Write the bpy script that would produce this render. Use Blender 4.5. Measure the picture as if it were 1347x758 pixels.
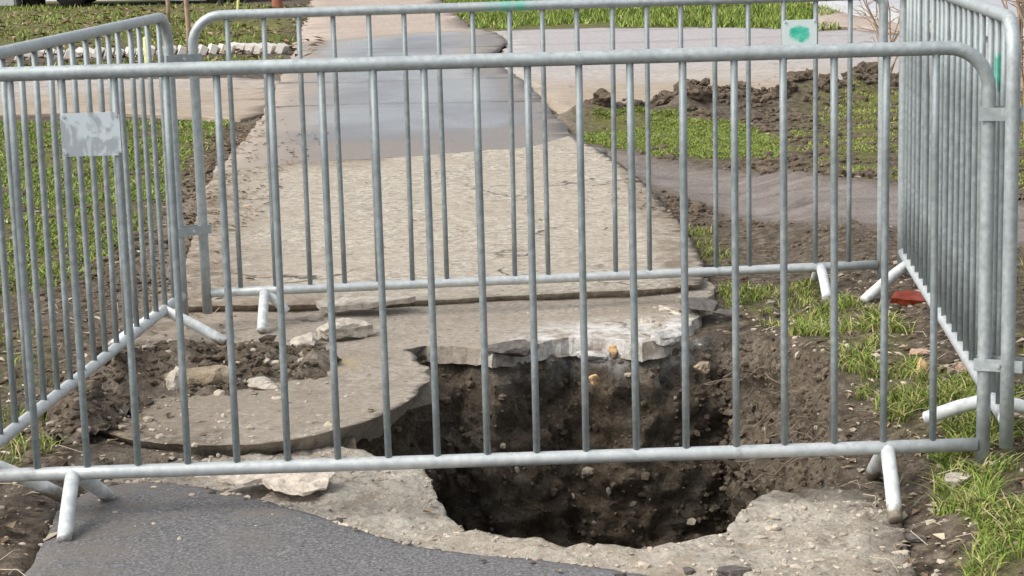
import bpy, bmesh, math, random
import numpy as np
from mathutils import Vector, Matrix, noise as mn
from mathutils.geometry import delaunay_2d_cdt

random.seed(7); rng = np.random.default_rng(7)
for o in list(bpy.data.objects): bpy.data.objects.remove(o)
scene = bpy.context.scene
C = scene.collection
R = math.radians

# ------------------------------------------------------------------ camera
cam_d = bpy.data.cameras.new('camera'); cam = bpy.data.objects.new('camera', cam_d); C.objects.link(cam)
cam_d.sensor_width = 36.0; cam_d.lens = 2651.4 / 1347 * 36
cam_d.clip_start = 0.05; cam_d.clip_end = 3000
cam.matrix_world = Matrix.Translation((0, 0, 1.4874)) @ Matrix.Rotation(R(90 - 10.70), 4, 'X') @ Matrix.Rotation(-R(1.534), 4, 'Z')
scene.camera = cam
# ------------------------------------------------------------------ sky, sun, exposure (bright overcast)
SUN_EL, SUN_AZ = 48, 246            # azimuth from +Y (away from the camera) towards +X
w = bpy.data.worlds.new('World'); scene.world = w; w.use_nodes = True
nt = w.node_tree; bg = nt.nodes['Background']
sky = nt.nodes.new('ShaderNodeTexSky'); sky.sky_type = 'NISHITA'; sky.sun_disc = False
sky.sun_elevation = R(SUN_EL); sky.sun_rotation = R(SUN_AZ); sky.air_density = 1.0; sky.dust_density = 3.0
hs = nt.nodes.new('ShaderNodeHueSaturation'); hs.inputs['Saturation'].default_value = 0.3
nt.links.new(sky.outputs[0], hs.inputs['Color']); nt.links.new(hs.outputs[0], bg.inputs[0])
bg.inputs[1].default_value = 0.13
sd = bpy.data.lights.new('sun', 'SUN'); sd.energy = 1.35; sd.angle = R(40); sd.color = (1, .955, .89)
sun = bpy.data.objects.new('sun', sd); C.objects.link(sun)
sdir = Vector((math.sin(R(SUN_AZ)) * math.cos(R(SUN_EL)), math.cos(R(SUN_AZ)) * math.cos(R(SUN_EL)), math.sin(R(SUN_EL))))
sun.rotation_euler = sdir.to_track_quat('Z', 'Y').to_euler()
vs = scene.view_settings; vs.view_transform = 'Standard'; vs.look = 'None'; vs.gamma = 1; vs.use_curve_mapping = False
vs.exposure = 0.95

# ------------------------------------------------------------------ helpers
def tag(o, label=None, cat=None, group=None, kind=None):
    if label: o['label'] = label
    if cat: o['category'] = cat
    if group: o['group'] = group
    if kind: o['kind'] = kind
    return o
def empty(name, loc=(0, 0, 0), rz=0):
    o = bpy.data.objects.new(name, None); C.objects.link(o); o.location = loc; o.rotation_euler = (0, 0, rz)
    o.empty_display_size = .05
    return o
def mesh_obj(name, verts, faces, m, parent=None, smooth=False):
    me = bpy.data.meshes.new(name); me.from_pydata([tuple(v) for v in verts], [], [tuple(f) for f in faces]); me.update()
    if smooth: me.polygons.foreach_set('use_smooth', [True] * len(me.polygons))
    o = bpy.data.objects.new(name, me); C.objects.link(o)
    if m: me.materials.append(m)
    if parent: o.parent = parent
    return o
def inst(o, parent=None):
    c = o.copy(); C.objects.link(c)
    if parent: c.parent = parent
    return c
class MB:
    def __init__(s): s.v = []; s.f = []
    def tube(s, pts, r, n=10, caps=True, radii=None):
        pts = [Vector(p) for p in pts]; b = len(s.v); up = None
        for i, p in enumerate(pts):
            t = (pts[min(i + 1, len(pts) - 1)] - pts[max(i - 1, 0)]).normalized()
            if up is None:
                a = Vector((0, 0, 1)) if abs(t.z) < .9 else Vector((1, 0, 0)); up = (a - t * a.dot(t)).normalized()
            else: up = (up - t * up.dot(t)).normalized()
            sd_ = t.cross(up); rr = radii[i] if radii else r
            for k in range(n):
                a = 2 * math.pi * k / n; s.v.append(p + up * (rr * math.cos(a)) + sd_ * (rr * math.sin(a)))
        for i in range(len(pts) - 1):
            for k in range(n):
                k2 = (k + 1) % n
                s.f.append((b + i * n + k, b + i * n + k2, b + (i + 1) * n + k2, b + (i + 1) * n + k))
        if caps:
            s.f.append(tuple(b + k for k in range(n))[::-1]); e = b + (len(pts) - 1) * n; s.f.append(tuple(e + k for k in range(n)))
        return s
    def box(s, c, d, rot=None):
        b = len(s.v); c = Vector(c)
        for x in (-.5, .5):
            for y in (-.5, .5):
                for z in (-.5, .5):
                    v = Vector((x * d[0], y * d[1], z * d[2]))
                    if rot: v = rot @ v
                    s.v.append(c + v)
        for f in ((0, 1, 3, 2), (4, 6, 7, 5), (0, 4, 5, 1), (2, 3, 7, 6), (0, 2, 6, 4), (1, 5, 7, 3)): s.f.append(tuple(b + i for i in f))
        return s
    def prism(s, outline, y0, y1):      # outline in x,z, thickness along y
        b = len(s.v); n = len(outline)
        for y in (y0, y1):
            for x, z in outline: s.v.append(Vector((x, y, z)))
        s.f.append(tuple(range(b, b + n))); s.f.append(tuple(range(b + 2 * n - 1, b + n - 1, -1)))
        for i in range(n): j = (i + 1) % n; s.f.append((b + i, b + n + i, b + n + j, b + j))
        return s
    def build(s, name, m, parent=None, smooth=False): return mesh_obj(name, s.v, s.f, m, parent, smooth)

# ---- materials
def lin(c): return tuple(((x / 255 + .055) / 1.055) ** 2.4 if x > 10 else x / 255 / 12.92 for x in c)
class Mat:
    def __init__(s, name, rough=.85, metal=0, spec=.3):
        s.m = bpy.data.materials.new(name); s.m.use_nodes = True; s.t = s.m.node_tree; s.p = s.t.nodes['Principled BSDF']
        s.p.inputs['Roughness'].default_value = rough; s.p.inputs['Metallic'].default_value = metal
        s.p.inputs['Specular IOR Level'].default_value = spec
        s.tc = s.t.nodes.new('ShaderNodeTexCoord'); s.co = s.tc.outputs['Object']; s.h = None
    def n(s, typ): return s.t.nodes.new(typ)
    def link(s, a, b): s.t.links.new(a, b)
    def noise(s, scale, detail=5, rough=.6, dist=0, sx=None):
        x = s.n('ShaderNodeTexNoise'); x.inputs['Scale'].default_value = scale; x.inputs['Detail'].default_value = detail
        x.inputs['Roughness'].default_value = rough; x.inputs['Distortion'].default_value = dist
        co = s.co
        if sx:
            mp = s.n('ShaderNodeMapping'); mp.inputs['Scale'].default_value = sx; s.link(co, mp.inputs[0]); co = mp.outputs[0]
        s.link(co, x.inputs['Vector']); return x.outputs[0]
    def vor(s, scale, out='Distance', feat='F1'):
        x = s.n('ShaderNodeTexVoronoi'); x.inputs['Scale'].default_value = scale; x.feature = feat; s.link(s.co, x.inputs['Vector']); return x.outputs[out]
    def ramp(s, fac, stops):
        x = s.n('ShaderNodeValToRGB'); e = x.color_ramp.elements
        while len(e) < len(stops): e.new(.5)
        for el, (p, c) in zip(e, stops): el.position = p; el.color = (*c, 1) if not isinstance(c, (int, float)) else (c, c, c, 1)
        s.link(fac, x.inputs[0]); return x.outputs[0]
    def mix(s, fac, a, b, mode='MIX'):
        x = s.n('ShaderNodeMix'); x.data_type = 'RGBA'; x.blend_type = mode
        for v, i in ((fac, 0), (a, 6), (b, 7)):
            if hasattr(v, 'is_output'): s.link(v, x.inputs[i])
            else: x.inputs[i].default_value = v if i == 0 else (*v, 1)
        return x.outputs[2]
    def math(s, op, a, b=0):
        x = s.n('ShaderNodeMath'); x.operation = op
        for i, v in enumerate((a, b)):
            if hasattr(v, 'is_output'): s.link(v, x.inputs[i])
            else: x.inputs[i].default_value = v
        return x.outputs[0]
    def attr(s, name, i):
        x = s.n('ShaderNodeAttribute'); x.attribute_name = name
        q = s.n('ShaderNodeSeparateColor'); s.link(x.outputs['Color'], q.inputs[0]); return q.outputs[i]
    def rnd(s): return s.n('ShaderNodeObjectInfo').outputs['Random']
    def color(s, c):
        if hasattr(c, 'is_output'): s.link(c, s.p.inputs['Base Color'])
        else: s.p.inputs['Base Color'].default_value = (*c, 1)
        return s
    def rough(s, v):
        s.link(v, s.p.inputs['Roughness']); return s
    def bump(s, h, strength=.5, dist=.01):
        x = s.n('ShaderNodeBump'); x.inputs['Strength'].default_value = strength; x.inputs['Distance'].default_value = dist
        s.link(h, x.inputs['Height'])
        if s.h: s.link(s.h, x.inputs['Normal'])
        s.h = x.outputs[0]; s.link(s.h, s.p.inputs['Normal']); return s

# galvanised steel
g = Mat('galvanised_steel', .5, .4, .5)
nz = g.noise(60, 4, .6); nb = g.noise(7, 4, .6); st = g.noise(25, 5, .7, 0, (1, 1, .25))
col = g.mix(g.ramp(nz, [(.35, 0.), (.7, 1.)]), (.33, .365, .37), (.47, .51, .51))
col = g.mix(g.ramp(nb, [(.42, 0.), (.7, .5)]), col, (.25, .285, .28))
col = g.mix(g.ramp(st, [(.62, 0.), (.74, .7)]), col, (.58, .6, .59))
g.color(col).rough(g.ramp(nz, [(.3, .48), (.7, .68)])).bump(g.noise(160, 3), .12, .002)
STEEL = g.m
g = Mat('galvanised_bar_steel', .55, .4, .5)
nz = g.noise(60, 4, .6); nb = g.noise(5, 4, .6)
col = g.mix(g.ramp(nz, [(.35, 0.), (.7, 1.)]), (.225, .255, .26), (.345, .38, .38))
col = g.mix(g.ramp(nb, [(.42, 0.), (.7, .5)]), col, (.17, .2, .195))
g.color(col).rough(g.ramp(nz, [(.3, .48), (.7, .68)])).bump(g.noise(160, 3), .12, .002)
BARS = g.m
g = Mat('galvanised_steel_rail_lit', .5, .35, .5)  # paler copy of the steel, light from above on the bottom rail coloured in
nz = g.noise(45, 4, .6); nb = g.noise(9, 4, .6)
col = g.mix(g.ramp(nz, [(.35, 0.), (.7, 1.)]), (.42, .45, .45), (.56, .58, .57))
col = g.mix(g.ramp(g.noise(14, 6, .75), [(.58, 0.), (.68, .8)]), col, (.3, .31, .3))
g.color(col).bump(g.noise(160, 3), .12, .002); RAIL = g.m
g = Mat('galvanised_steel_with_green_paint', .5, .35, .5)
nz = g.noise(45, 4, .6); sx = g.n('ShaderNodeSeparateXYZ'); g.link(g.co, sx.inputs[0])
col = g.mix(g.ramp(nz, [(.35, 0.), (.7, 1.)]), (.33, .365, .37), (.47, .51, .51))
GREENPAINT = g
fac = g.math('MULTIPLY', g.ramp(g.math('ABSOLUTE', g.math('SUBTRACT', sx.outputs[0], 1.13)), [(.05, 1.), (.1, 0.)]), g.ramp(g.noise(30, 3), [(.35, .2), (.55, .8)]))
g.color(g.mix(fac, col, (.12, .5, .38))).bump(g.noise(160, 3), .12, .002); RAILG = g.m
g = Mat('muddy_foot', .75, .2, .4)
sz = g.n('ShaderNodeSeparateXYZ'); g.link(g.co, sz.inputs[0])
mud = g.ramp(g.math('ADD', g.math('ADD', sz.outputs[2], .118), g.math('MULTIPLY', g.noise(40, 4), .05)), [(.03, 1.), (.05, 0.)])
g.color(g.mix(mud, g.mix(g.ramp(g.noise(40), [(.4, 0.), (.6, 1.)]), (.5, .53, .53), (.66, .68, .66)), (.2, .165, .12))); FOOT = g.m
g = Mat('worn_plate', .55, .3, .4)
col = g.mix(g.ramp(g.noise(14, 3, .5, 1.2), [(.46, 0.), (.54, 1.)]), (.56, .63, .66), (.36, .40, .42))
col = g.mix(g.ramp(g.noise(50, 3, .5, 0, (1, 1, .3)), [(.55, 0.), (.62, .6)]), col, (.6, .65, .67))
g.color(col); PLATE = g.m
g = Mat('white_plate', .55, 0, .4)
sx = g.n('ShaderNodeSeparateXYZ'); g.link(g.co, sx.inputs[0])
dx = g.math('DIVIDE', sx.outputs[0], .042); dz = g.math('DIVIDE', g.math('SUBTRACT', sx.outputs[2], -.002), .034)
dd = g.math('ADD', g.math('SQRT', g.math('ADD', g.math('MULTIPLY', dx, dx), g.math('MULTIPLY', dz, dz))), g.math('MULTIPLY', g.math('SUBTRACT', g.noise(22, 3), .5), 1.3))
col = g.mix(g.ramp(dd, [(.75, 1.), (1.0, 0.)]), (.66, .76, .74), g.mix(g.ramp(g.noise(35, 3), [(.4, 0.), (.6, 1.)]), (.02, .48, .33), (.16, .62, .47)))
g.color(col); PLATEG = g.m

# ground: soil, with grass (r), trodden mud (g), gravel (b)
g = Mat('soil', .95, 0, .15)
n1 = g.noise(3, 6, .62); n2 = g.noise(22, 6, .7); n3 = g.noise(90, 4, .65)
soil = g.ramp(n2, [(.32, (.026, .019, .013)), (.5, (.1, .078, .056)), (.68, (.26, .215, .165))])
soil = g.mix(g.ramp(n1, [(.4, 0.), (.7, .55)]), soil, (.16, .13, .1))
soil = g.mix(g.ramp(g.vor(70), [(.06, 1.), (.12, 0.)]), soil, g.ramp(n2, [(.3, (.2, .15, .1)), (.7, (.42, .37, .3))]))
gr = g.math('MULTIPLY', g.attr('mask', 0), g.ramp(g.math('ADD', g.math('MULTIPLY', n1, .6), g.math('MULTIPLY', n2, .5)), [(.42, 0.), (.62, 1.)]))
soil = g.mix(gr, soil, g.ramp(n3, [(.3, (.06, .055, .02)), (.5, (.14, .15, .035)), (.7, (.30, .33, .075))]))
mud = g.ramp(g.noise(5, 9, .75, .2, (.6, 1.3, 1)), [(.3, (.12, .1, .085)), (.5, (.235, .2, .178)), (.75, (.33, .295, .27))])
mud = g.mix(g.ramp(g.noise(55, 5, .7), [(.56, 0.), (.68, .6)]), mud, (.1, .083, .068))
soil = g.mix(g.attr('mask', 1), soil, mud)
grav = g.ramp(g.noise(40, 6, .75), [(.3, (.14, .11, .085)), (.5, (.3, .255, .2)), (.72, (.45, .4, .34))])
soil = g.mix(g.attr('mask', 2), soil, grav)
g.color(soil).bump(n2, .8, .04).bump(n3, .7, .012); SOIL = g.m
g.rough(g.mix(g.math('MULTIPLY', g.attr('mask', 1), .5), (.95,) * 3, (.45,) * 3))

# pit wall
g = Mat('pit_soil', .95, 0, .12)
n1 = g.noise(2.2, 6, .6, .4); n2 = g.noise(26, 8, .78); n3 = g.noise(90, 4, .75)
soil = g.ramp(n2, [(.3, (.085, .067, .049)), (.5, (.2, .165, .124)), (.74, (.36, .31, .245))])
soil = g.mix(g.ramp(n1, [(.42, 0.), (.66, .6)]), soil, g.mix(g.ramp(n2, [(.35, 0.), (.65, 1.)]), (.08, .055, .033), (.22, .16, .1)))
soil = g.mix(g.ramp(g.noise(45, 5, .75), [(.56, 0.), (.64, .8)]), soil, (.042, .033, .024))
soil = g.mix(g.ramp(g.vor(34), [(.10, 1.), (.16, 0.)]), soil, g.mix(g.ramp(n3, [(.35, 0.), (.65, 1.)]), (.2, .16, .11), (.36, .31, .24)))
lm = g.math('MULTIPLY', g.attr('mask', 0), g.ramp(g.noise(12, 6, .75), [(.42, 0.), (.56, .9)]))
soil = g.mix(lm, soil, (.6, .6, .58))
tar_ = g.math('MULTIPLY', g.attr('mask', 1), g.ramp(g.noise(9, 6, .7), [(.4, 0.), (.55, .9)]))
soil = g.mix(tar_, soil, (.05, .047, .046))
g.color(soil).bump(g.noise(9, 5, .6), .9, .07).bump(n2, .9, .035).bump(n3, .8, .012); PIT = g.m

def concrete(name, dark, mid, light, dust, fine=120, bumpd=.008, cracks=True, stain=.5):
    g = Mat(name, .9, 0, .2)
    a = g.noise(fine, 6, .8); b = g.noise(1.6, 6, .65, .4); c = g.noise(9, 6, .65)
    col = g.ramp(a, [(.3, dark), (.5, mid), (.72, light)])
    col = g.mix(g.ramp(b, [(.38, 0.), (.68, .75)]), col, dust)
    col = g.mix(g.ramp(c, [(.3, stain), (.46, 0.)]), col, tuple(x * .55 for x in mid))
    sp = g.vor(fine * .35)
    col = g.mix(g.ramp(sp, [(.09, .55), (.16, 0.)]), col, tuple(x * .4 for x in dark))
    if cracks:
        e = g.n('ShaderNodeTexVoronoi'); e.feature = 'DISTANCE_TO_EDGE'; e.inputs['Scale'].default_value = .55
        wv = g.n('ShaderNodeVectorMath'); wv.operation = 'ADD'; nn = g.n('ShaderNodeTexNoise'); nn.inputs['Scale'].default_value = 2.5; nn.inputs['Detail'].default_value = 6
        g.link(g.co, nn.inputs['Vector']); g.link(g.co, wv.inputs[0]); g.link(nn.outputs['Color'], wv.inputs[1]); g.link(wv.outputs[0], e.inputs['Vector'])
        cr = g.math('MULTIPLY', g.ramp(e.outputs[0], [(.003, 1.), (.010, 0.)]), g.ramp(g.noise(1.2, 2), [(.48, 0.), (.56, .85)]))
        col = g.mix(cr, col, tuple(x * .3 for x in dark))
    return g, col, a, c
g, col, a, c = concrete('back_path_surface', (.11, .092, .07), (.37, .33, .268), (.70, .64, .54), (.36, .31, .245), 34)
col = g.mix(g.math('MULTIPLY', g.attr('mask', 1), g.ramp(g.noise(9, 6, .7), [(.34, 0.), (.56, 1.)])), col, (.19, .15, .11))
col = g.mix(g.ramp(g.noise(18, 6, .75, 0, (.6, 1.5, 1)), [(.56, 0.), (.68, .75)]), col, (.16, .135, .105))
g.color(col).bump(c, .5, .02).bump(a, .9, .008); PATH = g.m
g, col, a, c = concrete('slab_concrete', (.17, .145, .115), (.35, .305, .25), (.53, .475, .4), (.25, .205, .155), 45, stain=.6)
col = g.mix(g.math('MULTIPLY', g.attr('mask', 2), g.ramp(g.noise(13, 5, .7), [(.4, 0.), (.6, .9)])), col, (.42, .335, .19))
col = g.mix(g.math('MULTIPLY', g.attr('mask', 0), g.ramp(g.noise(16, 6, .7), [(.4, 0.), (.58, .85)])), col, (.62, .61, .58))
col = g.mix(g.math('MULTIPLY', g.attr('mask', 1), g.ramp(g.noise(11, 6, .7), [(.36, 0.), (.56, 1.)])), col, (.12, .092, .065))
g.color(col).bump(c, .5, .02).bump(a, .8, .008); SLAB = g.m
g, col, a, c = concrete('rubble_concrete', (.32, .275, .22), (.62, .57, .48), (.84, .79, .69), (.56, .465, .36), 38, cracks=False, stain=.6)
col = g.mix(g.math('MULTIPLY', g.attr('mask', 1), g.ramp(g.noise(11, 6, .7), [(.3, 0.), (.56, 1.)])), col, (.11, .085, .06))
col = g.mix(g.ramp(g.noise(26, 5, .7), [(.58, 0.), (.68, .75)]), col, (.2, .16, .115))
col = g.mix(g.ramp(g.noise(6, 6, .7), [(.5, 0.), (.66, .6)]), col, (.34, .26, .18))
g.color(col).bump(g.noise(14, 6, .7), .9, .05).bump(a, .9, .02); RUB = g.m
g = Mat('foreground_asphalt', .8, 0, .35)
a = g.noise(120, 4, .8); b = g.noise(2.2, 5, .6, .3); v = g.vor(190, 'Color'); 
col = g.ramp(a, [(.34, (.045, .044, .046)), (.52, (.145, .142, .144)), (.7, (.36, .355, .35))])
col = g.mix(g.ramp(b, [(.45, 0.), (.75, .35)]), col, (.145, .13, .118))
col = g.mix(g.math('MULTIPLY', g.attr('mask', 1), g.ramp(g.noise(9, 6, .7, 0, (.6, 1.6, 1)), [(.4, 0.), (.6, .7)])), col, (.165, .142, .12))
col = g.mix(g.ramp(g.noise(30, 3, .6), [(.68, 0.), (.73, .7)]), col, (.045, .043, .043))
g.color(col).bump(a, .8, .006).bump(g.noise(20, 4), .3, .01); ASPH = g.m
g = Mat('wet_asphalt', .5, 0, .5)
a = g.noise(110, 4, .75); b = g.noise(.9, 6, .62, .5, (.6, .35, 1)); wet = g.attr('mask', 0)
dry = g.ramp(a, [(.3, (.12, .105, .09)), (.5, (.19, .165, .145)), (.75, (.28, .25, .22))])
col = g.mix(wet, dry, g.ramp(a, [(.3, (.10, .10, .105)), (.7, (.19, .19, .195))]))
st = g.ramp(b, [(.4, 0.), (.6, 1.)])
col = g.mix(g.math('MULTIPLY', g.attr('mask', 1), .8), col, (.3, .25, .2))
sy = g.n('ShaderNodeSeparateXYZ'); g.link(g.co, sy.inputs[0]); wob = g.math('MULTIPLY', g.math('SUBTRACT', g.noise(1.5, 5, .7), .5), .5)
for y0 in (15.35, 17.5, 21.6):
    seam = g.ramp(g.math('ABSOLUTE', g.math('ADD', g.math('SUBTRACT', sy.outputs[1], y0), g.math('ADD', wob, g.math('MULTIPLY', sy.outputs[0], .05)))), [(.03, .75), (.07, 0.)])
    col = g.mix(seam, col, (.05, .048, .047))
g.color(col).bump(a, .35, .004)
g.rough(g.mix(wet, (.85,) * 3, g.mix(st, (.16,) * 3, (.42,) * 3))); WET = g.m
g, col, a, c = concrete('crossing_path_surface', (.2, .175, .15), (.37, .335, .3), (.56, .515, .465), (.31, .28, .25), 14, stain=.5)
col = g.mix(g.math('MULTIPLY', g.attr('mask', 1), g.ramp(g.noise(7, 6, .7, 0, (.5, 1.4, 1)), [(.32, 0.), (.55, 1.)])), col, (.30, .235, .165))
col = g.mix(g.attr('mask', 0), col, g.ramp(a, [(.3, (.26, .245, .245)), (.7, (.39, .37, .37))]))
ln = g.noise(1.2, 4, .6, .2, (.06, 1.6, 1)); col = g.mix(g.ramp(ln, [(.60, 0.), (.64, .5)]), col, (.17, .15, .13))
g.color(col).bump(c, .5, .02); CROSS = g.m
g, col, a, c = concrete('dirt_drive', (.24, .19, .155), (.38, .32, .27), (.5, .43, .37), (.32, .25, .2), 18, cracks=False)
g.color(col).bump(c, .5, .03); DIRT = g.m
g, col, a, c = concrete('street_asphalt', (.24, .24, .25), (.33, .33, .345), (.42, .42, .435), (.38, .38, .4), 25, cracks=False, stain=.2)
g.color(col); g.p.inputs['Roughness'].default_value = .5; STREET = g.m

def simple(name, c, rough=.8, var=.35, scale=20, metal=0, spec=.3, bump=0, obj_var=0.):
    g = Mat(name, rough, metal, spec)
    col = g.ramp(g.noise(scale, 5, .65), [(.3, tuple(x * (1 - var) for x in c)), (.7, tuple(min(1, x * (1 + var)) for x in c))])
    if obj_var: col = g.mix(g.math('MULTIPLY', g.rnd(), obj_var), col, tuple(x * .4 for x in c))
    g.color(col)
    if bump: g.bump(g.noise(scale, 5, .7), .8, bump)
    return g.m
ROCK = simple('pale_concrete_rubble', (.46, .41, .34), .92, .4, 22, bump=.02)
ROCKD = simple('earthy_concrete_rubble', (.30, .24, .165), .95, .5, 16, bump=.03)
TAR = simple('old_tarmac_lump', (.12, .105, .095), .9, .45, 40, bump=.015)
LIMEROCK = simple('limewashed_stone', (.40, .385, .36), .9, .55, 26, bump=.012)
LIMEC = simple('white_lime_crust', (.55, .55, .54), .9, .5, 22, bump=.012)
OCHRE = simple('ochre_stone', (.5, .33, .17), .7, .3, 25, bump=.008)
BRICK = simple('red_brick_shard', (.2, .032, .014), .4, .4, 25, bump=.006)
PINKSTONE = simple('pinkish_stone', (.46, .31, .23), .8, .3, 25, bump=.006)
SHEET = simple('crumpled_fibre_sheet', (.58, .50, .41), .9, .35, 24, bump=.012)
CLOD = simple('earth_clods', (.105, .08, .056), .97, .5, 25, bump=.01)
PITC = simple('pit_clods', (.125, .098, .07), .97, .5, 25, bump=.01)
PEBBLE = simple('pale_pebbles', (.40, .345, .275), .9, .5, 9, bump=.01)
DRYLEAF = simple('dry_leaves', (.22, .155, .095), .8, .6, 6)
PALELEAF = simple('pale_litter', (.40, .34, .25), .8, .3, 6)
TWIG = simple('twig_bark', (.15, .115, .085), .9, .4, 20)
TWIGP = simple('pale_stem_bark', (.34, .25, .18), .9, .35, 12)
WHITE = simple('white_painted_stone', (.68, .64, .58), .8, .2, 6, obj_var=.35)
YEL = simple('yellow_stake_paint', (.72, .70, .30), .6, .2, 10)
RUST = simple('rusty_post', (.27, .10, .06), .8, .3, 12)
DARK = simple('dark_metal_post', (.03, .03, .032), .6, .3, 12)
GREYC = simple('grey_concrete_block', (.45, .46, .46), .85, .2, 8)
CARP = simple('dark_blue_car_paint', (.02, .03, .055), .3, .05, 3, .3, .6)
RUBBER = simple('tyre_rubber', (.018, .018, .019), .8, .2, 30)
GLASS = simple('car_window_glass', (.03, .035, .04), .08, .05, 3, 0, .6)
HUB = simple('wheel_rim_metal', (.4, .41, .42), .4, .1, 9, .7)
LAMP = simple('headlamp_lens', (.6, .62, .63), .15, .05, 5)
g = Mat('grass_blades', .6, 0, .3)
gc = g.attr('tint', 0)
g.color(g.mix(gc, g.mix(g.attr('tint', 1), (.065, .115, .014), (.23, .315, .045)), (.38, .34, .14)))
g.p.inputs['Subsurface Weight'].default_value = 0.0; GRASS = g.m

# ---- polygon tools
def arr(p): return np.array([(q[0], q[1]) for q in p], float)
def inside(P, pts):
    x, y = pts[:, 0], pts[:, 1]; r = np.zeros(len(pts), bool)
    for i in range(len(P)):
        x1, y1 = P[i - 1]; x2, y2 = P[i]
        c = ((y1 > y) != (y2 > y)); r ^= c & (x < (x2 - x1) * (y - y1) / (y2 - y1 + 1e-12) + x1)
    return r
def edge_dist(P, pts):
    d = np.full(len(pts), 1e9)
    for i in range(len(P)):
        a = P[i - 1]; b = P[i]; ab = b - a; L2 = ab @ ab + 1e-12
        t = np.clip(((pts - a) @ ab) / L2, 0, 1); q = pts - (a + t[:, None] * ab); d = np.minimum(d, np.einsum('ij,ij->i', q, q))
    return np.sqrt(d)
def sdist(P, pts):          # negative inside
    d = edge_dist(P, pts); return np.where(inside(P, pts), -d, d)
def sstep(a, b, x): t = np.clip((x - a) / (b - a), 0, 1); return t * t * (3 - 2 * t)
def fbm(pts, sc, octv=4, seed=0.):
    return np.array([mn.fractal(Vector((p[0] * sc + seed, p[1] * sc - seed, seed)), .9, 2.1, octv) for p in pts])
def resample(P, step, jit=0., sc=6., seed=1., closed=True):
    out = []; n = len(P)
    for i in range(n if closed else n - 1):
        a = P[i]; b = P[(i + 1) % n]; st = step(a) if callable(step) else step
        k = max(1, int(np.linalg.norm(b - a) / st))
        for j in range(k): out.append(a + (b - a) * j / k)
    out = np.array(out)
    if jit:
        for i, p in enumerate(out):
            v = mn.noise_vector(Vector((p[0] * sc, p[1] * sc, seed))) + .5 * mn.noise_vector(Vector((p[0] * sc * 3, p[1] * sc * 3, seed + 5)))
            jj = jit(p) if callable(jit) else jit
            out[i] += (v.x * jj, v.y * jj)
    return out
def jgrid(x0, x1, y0, y1, s):
    nx, ny = max(1, int((x1 - x0) / s)), max(1, int((y1 - y0) / s))
    gx, gy = np.meshgrid(np.linspace(x0, x1, nx + 1), np.linspace(y0, y1, ny + 1))
    p = np.stack([gx.ravel(), gy.ravel()], 1); return p + rng.uniform(-.32, .32, p.shape) * s
def triangulate(outer, holes, pts):
    loops = [outer] + holes
    keep = np.ones(len(pts), bool)
    ms = np.median([np.linalg.norm(outer[i] - outer[i - 1]) for i in range(len(outer))])
    keep &= inside(outer, pts)
    for h in holes: keep &= ~inside(h, pts)
    pts = pts[keep]
    V = []; E = []
    for l in loops:
        b = len(V); V += [Vector(p) for p in l]; E += [(b + i, b + (i + 1) % len(l)) for i in range(len(l))]
    V += [Vector(p) for p in pts]
    v, e, f, ov, oe, of = delaunay_2d_cdt(V, E, [], 0, 1e-7)
    v = np.array([(p.x, p.y) for p in v]); f = np.array(f)
    c = v[f].mean(1); k = inside(outer, c)
    for h in holes: k &= ~inside(h, c)
    f = f[k]
    a = v[f]; area = (a[:, 1, 0] - a[:, 0, 0]) * (a[:, 2, 1] - a[:, 0, 1]) - (a[:, 2, 0] - a[:, 0, 0]) * (a[:, 1, 1] - a[:, 0, 1])
    f[area < 0] = f[area < 0][:, ::-1]; f = f[np.abs(area) > 1e-10]
    return v, f
def sheet(name, outer, holes, pts, zf, m, thick=0., maskf=None, kind='structure', parent=None, smooth=True, inset=0.):
    v, f = triangulate(outer, holes, pts)
    z = zf(v); V = np.column_stack([v, z]); F = [tuple(t) for t in f]
    if thick:
        cnt = {}
        for t in F:
            for i in range(3): cnt[(t[i], t[(i + 1) % 3])] = 1
        be = [(a, b) for (a, b) in cnt if (b, a) not in cnt]
        ids = {}
        extra = []; nrm = {}
        for a, b in be:
            e = V[b, :2] - V[a, :2]; e = e / (np.linalg.norm(e) + 1e-9)
            for q in (a, b): nrm[q] = nrm.get(q, 0) + np.array((-e[1], e[0]))
        for a, b in be:
            for q in (a, b):
                if q not in ids:
                    ids[q] = len(V) + len(extra)
                    p = V[q]; nv = mn.noise_vector(Vector((p[0] * 14, p[1] * 14, 3)))
                    w_ = nrm[q] / (np.linalg.norm(nrm[q]) + 1e-9) * (inset(V[q]) if callable(inset) else inset); th = thick(p) if callable(thick) else thick
                    extra.append((p[0] + nv.x * .012 + w_[0], p[1] + nv.y * .012 + w_[1], p[2] - th * (1 + .3 * nv.z)))
        V = np.vstack([V, np.array(extra)])
        F += [(b, a, ids[a], ids[b]) for a, b in be]
    o = mesh_obj(name, V, F, m, parent, smooth)
    if smooth and thick:
        for p in o.data.polygons:
            if len(p.vertices) == 4: p.use_smooth = False
    if maskf is not None:
        mk = maskf(V[:, :2]); at = o.data.attributes.new('mask', 'FLOAT_COLOR', 'POINT')
        at.data.foreach_set('color', np.column_stack([mk, np.ones(len(V))]).astype(np.float32).ravel())
    if kind and not parent: o['kind'] = kind
    return o, v, z

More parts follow.
